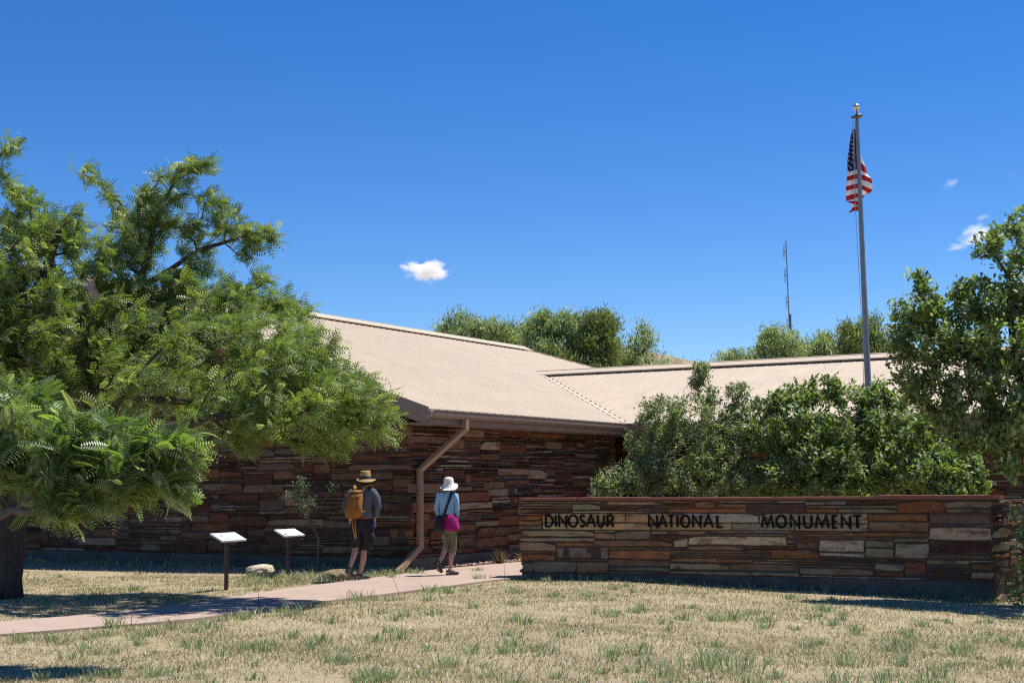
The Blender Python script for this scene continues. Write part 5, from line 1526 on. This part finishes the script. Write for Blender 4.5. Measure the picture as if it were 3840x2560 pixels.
pk = thing('backpack', gm + Vector((-.06, -.2, 1.1)), 'ochre daypack on the back of the man in the straw hat', 'backpack')
pkl = gm + Vector((0, 0, 0))
def packput(name, mb, m, par=None):
    o = obj(name, [v + gm for v in mb.V], mb.F, m, par or pk, True); return o
body_ = packput('bag', mb, M_PACK)
M_PK2 = mk('backpack_strap', (0.36, 0.175, 0.05), .8, .2, .2, 10)
M_PK3 = mk('backpack_trim', (0.10, 0.055, 0.025), .8, .2, .2, 10)
def ribbon(mb, pts, w, t=.006, wd=(1, 0, 0)):
    pts = [Vector(p) for p in pts]; wd = Vector(wd)
    k = len(mb.V)
    for i, p in enumerate(pts):
        tt = (pts[min(i + 1, len(pts) - 1)] - pts[max(0, i - 1)]).normalized()
        s_ = (wd - tt * wd.dot(tt)).normalized(); n_ = tt.cross(s_)
        mb.V += [p + s_ * w / 2 + n_ * t, p - s_ * w / 2 + n_ * t, p - s_ * w / 2 - n_ * t, p + s_ * w / 2 - n_ * t]
    for i in range(len(pts) - 1):
        for j in range(4):
            a = k + i * 4 + j; b = k + i * 4 + (j + 1) % 4; mb.F.append((a, b, b + 4, a + 4))
    m = k + (len(pts) - 1) * 4
    mb.F += [(k + 3, k + 2, k + 1, k), (m, m + 1, m + 2, m + 3)]
def P2(cx_, cy_, y): x, z = fx_(cx_, cy_); return (x, y, z)
mb = MB(); ribbon(mb, [P2(385, 375, -.17), P2(405, 335, -.15), P2(435, 305, -.12), P2(460, 296, -.05), P2(478, 300, .03), P2(490, 340, .10), P2(480, 450, .15)], .065); packput('shoulder_strap', mb, M_PK2)
mb = MB(); ribbon(mb, [P2(290, 370, -.17), P2(292, 330, -.14), P2(292, 305, -.09), P2(285, 300, .0), P2(278, 340, .09), P2(280, 450, .14)], .06); packput('shoulder_strap', mb, M_PK2)
mb = MB(); ribbon(mb, [P2(400, 640, -.18), P2(425, 615, -.12), P2(465, 570, .02)], .03); packput('side_strap', mb, M_PK2)
for a_ in ([P2(262, 725, -.2), P2(272, 830, -.17), P2(300, 970, -.16)], [P2(300, 725, -.2), P2(302, 800, -.17), P2(312, 965, -.16)]):
    mb = MB(); ribbon(mb, a_, .022, .003); packput('hanging_strap', mb, M_PK2)
mb = MB(); ribbon(mb, [P2(222, 440, -.335), P2(300, 455, -.36), P2(385, 430, -.33)], .016, .004, (0, 0, 1)); packput('compression_strap', mb, M_PK3, body_)
mb = MB(); ribbon(mb, [P2(330, 390, -.31), P2(335, 520, -.375), P2(325, 640, -.39)], .012, .004); packput('zip', mb, M_PK3, body_)
mb = MB(); ribbon(mb, [P2(225, 400, -.27), P2(280, 385, -.31), P2(350, 395, -.31), P2(392, 380, -.25)], .035, .006, (0, 0, 1)); packput('lid_edge', mb, M_PK3, body_)
# straw hat
M_STRAW = mk('straw', (0.46, 0.30, 0.12), .75, .25, .35, 60, .8, 150)
hat = thing('straw_hat', gm + Vector((.09, .03, 1.75)), 'woven straw hat with dark band worn by the man', 'hat')
def hput(name, mb, m, par): return obj(name, [v + gm for v in mb.V], mb.F, m, par, True)
mb = MB()
mb.rings([(.10, .03, 1.705, .172, .18, .1, (-.02, .12)), (.095, .03, 1.722, .150, .155, .1, (.03, .05)), (.09, .03, 1.735, .10, .112, .1), (.09, .03, 1.78, .094, .105), (.09, .03, 1.86, .086, .095), (.09, .03, 1.885, .078, .085), (.09, .03, 1.865, .05, .045), (.09, .03, 1.86, .01, .01)], 28, caps=False)
k_ = len(mb.V)
mb.rings([(.10, .03, 1.699, .172, .18, .1, (-.02, .12)), (.095, .03, 1.714, .150, .155, .1, (.03, .05)), (.09, .03, 1.725, .095, .105, .1)], 28, caps=False)
for i in range(28):
    a = 2 * math.pi * i / 28; up_ = .03 * abs(math.cos(a)) ** 3
    for b in (0, k_): mb.V[b + i] = mb.V[b + i] + Vector((0, 0, up_))
hput('brim_and_crown', mb, M_STRAW, hat)
mb = MB(); mb.rings([(.09, .03, 1.742, .103, .114, .1), (.09, .03, 1.785, .097, .108)], 28, caps=False); hput('hat_band', mb, mk('hat_band_navy', (.03, .035, .06), .8), hat)
mb = MB(); mb.rings([(.085, .03, 1.62, .075, .08), (.087, .02, 1.67, .092, .098), (.09, .02, 1.73, .094, .10)], 20); Fm.put('hair', mb, mk('dark_hair', (.035, .022, .016), .7))
# sandals
M_SOLE = mk('sole_grey', (0.12, 0.125, 0.13), .8); M_SAND = mk('sandal_slate', (0.07, 0.085, 0.10), .8, .25, .3, 20)
def shoe(F, heel, toe, up, w, parent, m1, m2, sole=.022, strap=True):
    heel, toe, up = Vector(heel), Vector(toe), Vector(up).normalized()
    d = toe - heel; L = d.length; d.normalize(); s_ = d.cross(up).normalized(); up = s_.cross(d).normalized()
    prof = [(0, .30), (.08, .42), (.3, .40), (.5, .40), (.72, .52), (.88, .46), (1, .22)]
    mb = MB(); V = []
    for u, ww in prof:
        c = heel + d * L * u + up * (.012 if u > .85 else 0)
        V += [c + s_ * w * ww, c - s_ * w * ww, c - s_ * w * ww + up * sole, c + s_ * w * ww + up * sole]
    Fc = []
    for i in range(len(prof) - 1):
        for j in range(4):
            a = i * 4 + j; b = i * 4 + (j + 1) % 4; Fc.append((a, b, b + 4, a + 4))
    Fc += [(3, 2, 1, 0), tuple(len(V) - 4 + q for q in range(4))]
    mb.add(V, Fc); so_ = F.put('sole', mb, m1, parent, False)
    up_ = MB()
    for u in (.32, .48, .63, .78, .9):
        c = heel + d * L * u + up * sole
        h = .075 - .05 * u; ww = w * .47
        pts = [c + s_ * ww, c + s_ * ww * .85 + up * h * .8, c + up * h, c - s_ * ww * .85 + up * h * .8, c - s_ * ww]
        ribbon(up_, pts, .026, .003, d)
    c = heel + d * L * .12 + up * .075
    ribbon(up_, [c + d * .09 + s_ * w * .36, c + s_ * w * .34, c - d * .028, c - s_ * w * .34, c + d * .09 - s_ * w * .36, c + d * .115, c + d * .09 + s_ * w * .36], .03, .004, up)
    ribbon(up_, [heel + d * .01 + up * sole, heel + d * .005 + up * .09], .04, .003, s_)
    F.put('upper', up_, m2, parent, True)
def sandal(F, name_lab, *a):
    e = bpy.data.objects.new('sandal', None); COL.objects.link(e); e.parent = F.th
    shoe(F, *a[:4], e, *a[4:])
sandal(Fm, '', (-.085, -.07, .0), (.165, .085, .0), (0, 0, 1), .105, M_SOLE, M_SAND)
sandal(Fm, '', (-.215, -.275, .165), (-.115, -.14, -.028 + .03), (.55, .55, .6), .105, M_SOLE, M_SAND)

# ---- woman with crossbody bag
YWm = 26.4
gw = W(1580 + 340 / 3.565, 2163, YWm); gw.z = 0.035
woman = thing('person', gw, 'woman in white sun hat, light blue top and olive cropped trousers walking away', 'person')
Fw = Fig(woman)
wx = lambda cx_, cy_, y=0.0: ((cx_ - 340) / 729, y, (1440 - cy_) / 729)
J = [(*wx(365, 790), .12, .10), (*wx(350, 640), .105, .085), (*wx(350, 460), .125, .09), (*wx(362, 375), .06, .055), (*wx(368, 340, .01), .045, .045), (*wx(372, 300, .02), .075, .08), (*wx(374, 235, .02), .075, .082),
     (*wx(452, 395), .048), (*wx(478, 575, -.01), .036), (*wx(482, 700, .06), .024),
     (*wx(252, 400), .048), (*wx(215, 580, -.01), .036), (*wx(255, 690, .06), .024),
     (*wx(405, 830), .085), (*wx(410, 1080, .04), .052), (*wx(400, 1190, .02), .05), (*wx(385, 1360, 0), .03),
     (*wx(330, 830), .085), (*wx(330, 1060, .0), .052), (*wx(305, 1150, -.06), .05), (*wx(248, 1262, -.17), .03)]
E_ = [(0, 1), (1, 2), (2, 3), (3, 4), (4, 5), (5, 6), (2, 7), (7, 8), (8, 9), (2, 10), (10, 11), (11, 12), (0, 13), (13, 14), (14, 15), (15, 16), (0, 17), (17, 18), (18, 19), (19, 20)]
J += [(*wx(362, 1402, -.03), .03), (*wx(420, 1410, .03), .034, .022), (*wx(465, 1415, .06), .03, .018)]; E_ += [(16, 21), (21, 22), (22, 23)]
J += [(*wx(222, 1285, -.22), .03), (*wx(235, 1345, -.20), .032, .026), (*wx(262, 1398, -.17), .03, .018)]; E_ += [(20, 24), (24, 25), (25, 26)]
finger_set(J, E_, 9, (-.1, .3, -.9), (.4, .9, .1), .008)
finger_set(J, E_, 12, (.1, .3, -.9), (-.4, .9, .1), .008)
skin_body('body', J, E_, woman, M_SKIN)
M_BLUE = mk('light_blue_top', (0.24, 0.44, 0.60), .85, .2, .08, 7, 1.0, 12)
mb = MB()
def ring(xl, xr, y_, ry, yy=0.0, rot=0, tz=(0, 0)): 
    c = wx((xl + xr) / 2, y_, yy); return (c[0], c[1], c[2], (xr - xl) / 2 / 729, ry, rot, tz)
mb.rings([ring(255, 452, 665, .115), ring(254, 448, 600, .11), ring(248, 446, 530, .11), ring(243, 450, 470, .115), ring(238, 462, 420, .105), ring(255, 450, 385, .09), ring(300, 425, 362, .075), ring(325, 412, 350, .062), ring(333, 405, 338, .052)], 26)
mb.tube([wx(285, 400), wx(248, 405), wx(225, 450), wx(213, 530), wx(214, 590, -.01), wx(228, 640, .02), wx(245, 680, .05)], [.065, .062, .052, .046, .045, .042, .038], 14)
mb.tube([wx(425, 400), wx(460, 408), wx(472, 460), wx(476, 530), wx(480, 590, -.01), wx(480, 655, .03)], [.065, .062, .052, .046, .045, .041], 14)
mb.V = [v + Vector((noise.noise(v * 9), noise.noise(v * 14 + Vector((4, 0, 0))), 0)) * .014 for v in mb.V]
Fw.put('top', mb, M_BLUE)
M_MAG = mk('magenta_jacket', (0.30, 0.012, 0.13), .85, .2, .25, 8, 1.0, 10)
mb = MB()
mb.rings([ring(262, 455, 640, .122), ring(268, 470, 690, .135), ring(275, 498, 750, .15), ring(280, 512, 800, .16), ring(285, 520, 830, .16), ring(288, 505, 856, .155)], 30)
mb.V = [v + Vector((noise.noise(v * 9), noise.noise(v * 14 + Vector((4, 0, 0))), .8 * noise.noise(v * 7))) * .022 for v in mb.V]
Fw.put('tied_jacket', mb, M_MAG)
M_OLV = mk('olive_trousers', (0.155, 0.145, 0.075), .85, .2, .2, 8, 1.0, 12)
mb = MB()
mb.rings([ring(275, 480, 800, .125), ring(278, 480, 860, .12), ring(290, 478, 900, .11)], 24)
mb.rings([ring(352, 480, 840, .10), ring(358, 476, 950, .09, .02), ring(362, 468, 1050, .08, .035), ring(360, 468, 1110, .075, .035), ring(362, 462, 1150, .062, .03), ring(362, 450, 1158, .058, .03)], 20)
mb.rings([ring(272, 370, 840, .10), ring(290, 365, 950, .085), ring(300, 366, 1040, .075, 0), ring(292, 360, 1100, .068, -.03), ring(300, 350, 1112, .06, -.03)], 20)
mb.V = [v + Vector((noise.noise(v * 12), noise.noise(v * 14 + Vector((4, 0, 0))), 0)) * .014 for v in mb.V]
Fw.put('trousers', mb, M_OLV)
mb = MB(); ribbon(mb, [wx(440, 1140, -.06), wx(452, 1165, -.075), wx(448, 1195, -.07)], .008, .003); ribbon(mb, [wx(425, 1150, -.065), wx(440, 1135, -.07), wx(462, 1160, -.06)], .012, .003); Fw.put('hem_tie', mb, mk('cord_pale', (.5, .5, .42), .8))
mb = MB(); mb.rings([ring(340, 405, 350, .05, .01), ring(322, 420, 318, .085, .015), ring(318, 428, 280, .09, .015)], 20); Fw.put('hair', mb, mk('brown_hair', (.05, .028, .018), .7))
sandal(Fw, '', tuple(Vector(wx(338, 1440, -.06))), tuple(Vector(wx(492, 1440, .07))), (0, 0, 1), .095, mk('sole_dark', (.05, .045, .045), .8), mk('sandal_brown', (.10, .075, .07), .8, .2, .3, 20))
sandal(Fw, '', tuple(Vector(wx(185, 1275, -.25))), tuple(Vector(wx(265, 1412, -.17))), (.62, .55, .5), .095, bpy.data.materials['sole_dark'], bpy.data.materials['sandal_brown'])
# sun hat
M_HATW = mk('white_cotton', (0.72, 0.70, 0.64), .85, .2, .05, 10, .3, 60)
shat = thing('sun_hat', gw + Vector((.05, .02, 1.6)), 'white wide brimmed sun hat worn by the woman', 'hat')
def wput(name, mb, m, par): return obj(name, [v + gw for v in mb.V], mb.F, m, par, True)
mb = MB()
def hr(x, y_, rx, ry, tz=(0, 0)): c = wx(x, y_, .02); return (c[0], c[1], c[2], rx, ry, 0, tz)
T1 = (.13, .25)
BR = [hr(375, 292, .163, .175, T1), hr(373, 275, .140, .15, T1), hr(371, 258, .108, .116, T1), hr(370, 225, .094, .102, (.1, .1)), hr(368, 190, .089, .097, (.06, .05)), hr(368, 166, .076, .084, (.05, 0)), hr(368, 155, .05, .055), hr(368, 151, .01, .01)]
mb.rings(BR, 32, caps=False)
n_ = len(mb.V)
for i in range(32):
    a = 2 * math.pi * i / 32; dz = .018 * math.sin(2 * a + .8) + .012 * math.sin(3 * a)
    mb.V[i] += Vector((0, 0, dz)); mb.V[32 + i] += Vector((0, 0, dz * .5))
mb.rings([hr(375, 298, .162, .174, T1), hr(371, 266, .10, .108, T1)], 32, caps=False)
for i in range(32):
    a = 2 * math.pi * i / 32; dz = .018 * math.sin(2 * a + .8) + .012 * math.sin(3 * a); mb.V[n_ + i] += Vector((0, 0, dz))
k = n_
for i in range(32): mb.F.append((i, (i + 1) % 32, n_ + (i + 1) % 32, n_ + i))
wput('brim_and_crown', mb, M_HATW, shat)
mb = MB()
for (x, y_) in ((386, 232), (384, 262), (402, 305)):
    c = Vector(wx(x, y_, -.095 if y_ < 300 else -.15)); mb.tube([c, c + Vector((0, -.008, 0))], .008, 8)
wput('eyelets', mb, M_DARKM, shat)['kind'] = 'stuff'
# crossbody bag
M_BAG = mk('black_nylon', (0.014, 0.014, 0.016), .6, .35, .3, 15, .6, 30)
bag = thing('shoulder_bag', gw + Vector((-.17, -.12, .85)), 'black crossbody bag hanging at the left hip of the woman', 'bag')
mb = MB()
mb.rings([ring(222, 292, 655, .04, -.12), ring(205, 298, 690, .06, -.13), ring(190, 298, 760, .075, -.14, 0, (.05, 0)), ring(172, 292, 820, .075, -.14), ring(176, 285, 862, .06, -.14), ring(200, 270, 874, .03, -.13)], 20)
mb.V = [v + Vector((noise.noise(v * 9), 0, noise.noise(v * 11 + Vector((4, 0, 0))))) * .014 for v in mb.V]
wput('pouch', mb, M_BAG, bag)
mb = MB(); ribbon(mb, [wx(425, 352, .03), wx(412, 350, -.04), wx(404, 372, -.095), wx(385, 440, -.125), wx(355, 520, -.13), wx(325, 610, -.135), wx(290, 700, -.165), wx(265, 760, -.19)], .045, .005); wput('strap', mb, M_BAG, bag)
mb = MB(); ribbon(mb, [wx(368, 497, -.137), wx(346, 508, -.14)], .012, .004, (0, 0, 1)); wput('buckle', mb, mk('buckle_grey', (.2, .2, .2), .4), bag)

# ------------------------------------------------------------------ clouds: small scattering volumes kilometres away
def cloudmat(seed, dens, sc_, thr):
    m = bpy.data.materials.new('cloud_vapour'); m.use_nodes = True; nt = m.node_tree; N, L = nt.nodes, nt.links
    N.clear(); out = N.new('ShaderNodeOutputMaterial'); v = N.new('ShaderNodeVolumePrincipled'); L.new(v.outputs[0], out.inputs['Volume'])
    v.inputs['Color'].default_value = (1, 1, 1, 1); v.inputs['Anisotropy'].default_value = .2
    tc = N.new('ShaderNodeTexCoord'); ln = N.new('ShaderNodeVectorMath'); ln.operation = 'LENGTH'; L.new(tc.outputs['Object'], ln.inputs[0])
    nz = N.new('ShaderNodeTexNoise'); nz.inputs['Scale'].default_value = sc_; nz.inputs['Detail'].default_value = 5; nz.inputs['Roughness'].default_value = .6
    ad = N.new('ShaderNodeVectorMath'); ad.inputs[1].default_value = (seed, seed * .7, 0); L.new(tc.outputs['Object'], ad.inputs[0]); L.new(ad.outputs[0], nz.inputs['Vector'])
    a = N.new('ShaderNodeMath'); a.operation = 'MULTIPLY_ADD'; L.new(nz.outputs['Fac'], a.inputs[0]); a.inputs[1].default_value = 1.9; a.inputs[2].default_value = -.95 + thr
    b = N.new('ShaderNodeMath'); b.operation = 'SUBTRACT'; L.new(a.outputs[0], b.inputs[0]); L.new(ln.outputs['Value'], b.inputs[1])
    c = N.new('ShaderNodeMath'); c.operation = 'ADD'; L.new(b.outputs[0], c.inputs[0]); c.inputs[1].default_value = .55
    d = N.new('ShaderNodeMath'); d.operation = 'MULTIPLY'; d.use_clamp = False; L.new(c.outputs[0], d.inputs[0]); d.inputs[1].default_value = dens
    e = N.new('ShaderNodeMath'); e.operation = 'MAXIMUM'; L.new(d.outputs[0], e.inputs[0]); e.inputs[1].default_value = 0
    L.new(e.outputs[0], v.inputs['Density'])
    return m
CY = 2200.0
for i, (px, py, rx, ry, rot, dens, thr, lab) in enumerate([
        (1602, 1016, 95, 46, -.03, .30, .12, 'single small white cloud in the open sky above the ridge'),
        (1530, 1030, 30, 14, .3, .06, .05, 'tiny wisp beside the left end of the lone cloud'),
        (3570, 686, 48, 20, .5, .05, .05, 'thin slanting wisp of cloud right of the flag'),
        (3665, 880, 75, 48, .5, .09, .1, 'larger ragged cloud partly behind the right oak'),
        (3588, 926, 58, 18, .05, .07, .1, 'flat little cloud below the ragged one'),
        (3682, 816, 36, 16, .3, .05, .05, 'small puff above the ragged cloud'),
        (3795, 651, 28, 10, .3, .02, .0, 'faintest wisp highest at the right')]):
    bm = bmesh.new(); bmesh.ops.create_icosphere(bm, subdivisions=2, radius=1.0)
    d = bpy.data.meshes.new('cloud'); bm.to_mesh(d); bm.free(); d.materials.append(cloudmat(i * 3.3 + 1, dens, 1.7, thr))
    o = bpy.data.objects.new('cloud', d); COL.objects.link(o)
    k = CY / F_PX; o.location = W(px, py, CY); o.scale = (rx * k * 1.3, min(rx, ry * 1.6) * k * 1.3, ry * k * 1.25); o.rotation_euler = (0, -rot, 0)
    tag(o, lab, 'cloud', 'small clouds in the blue sky')
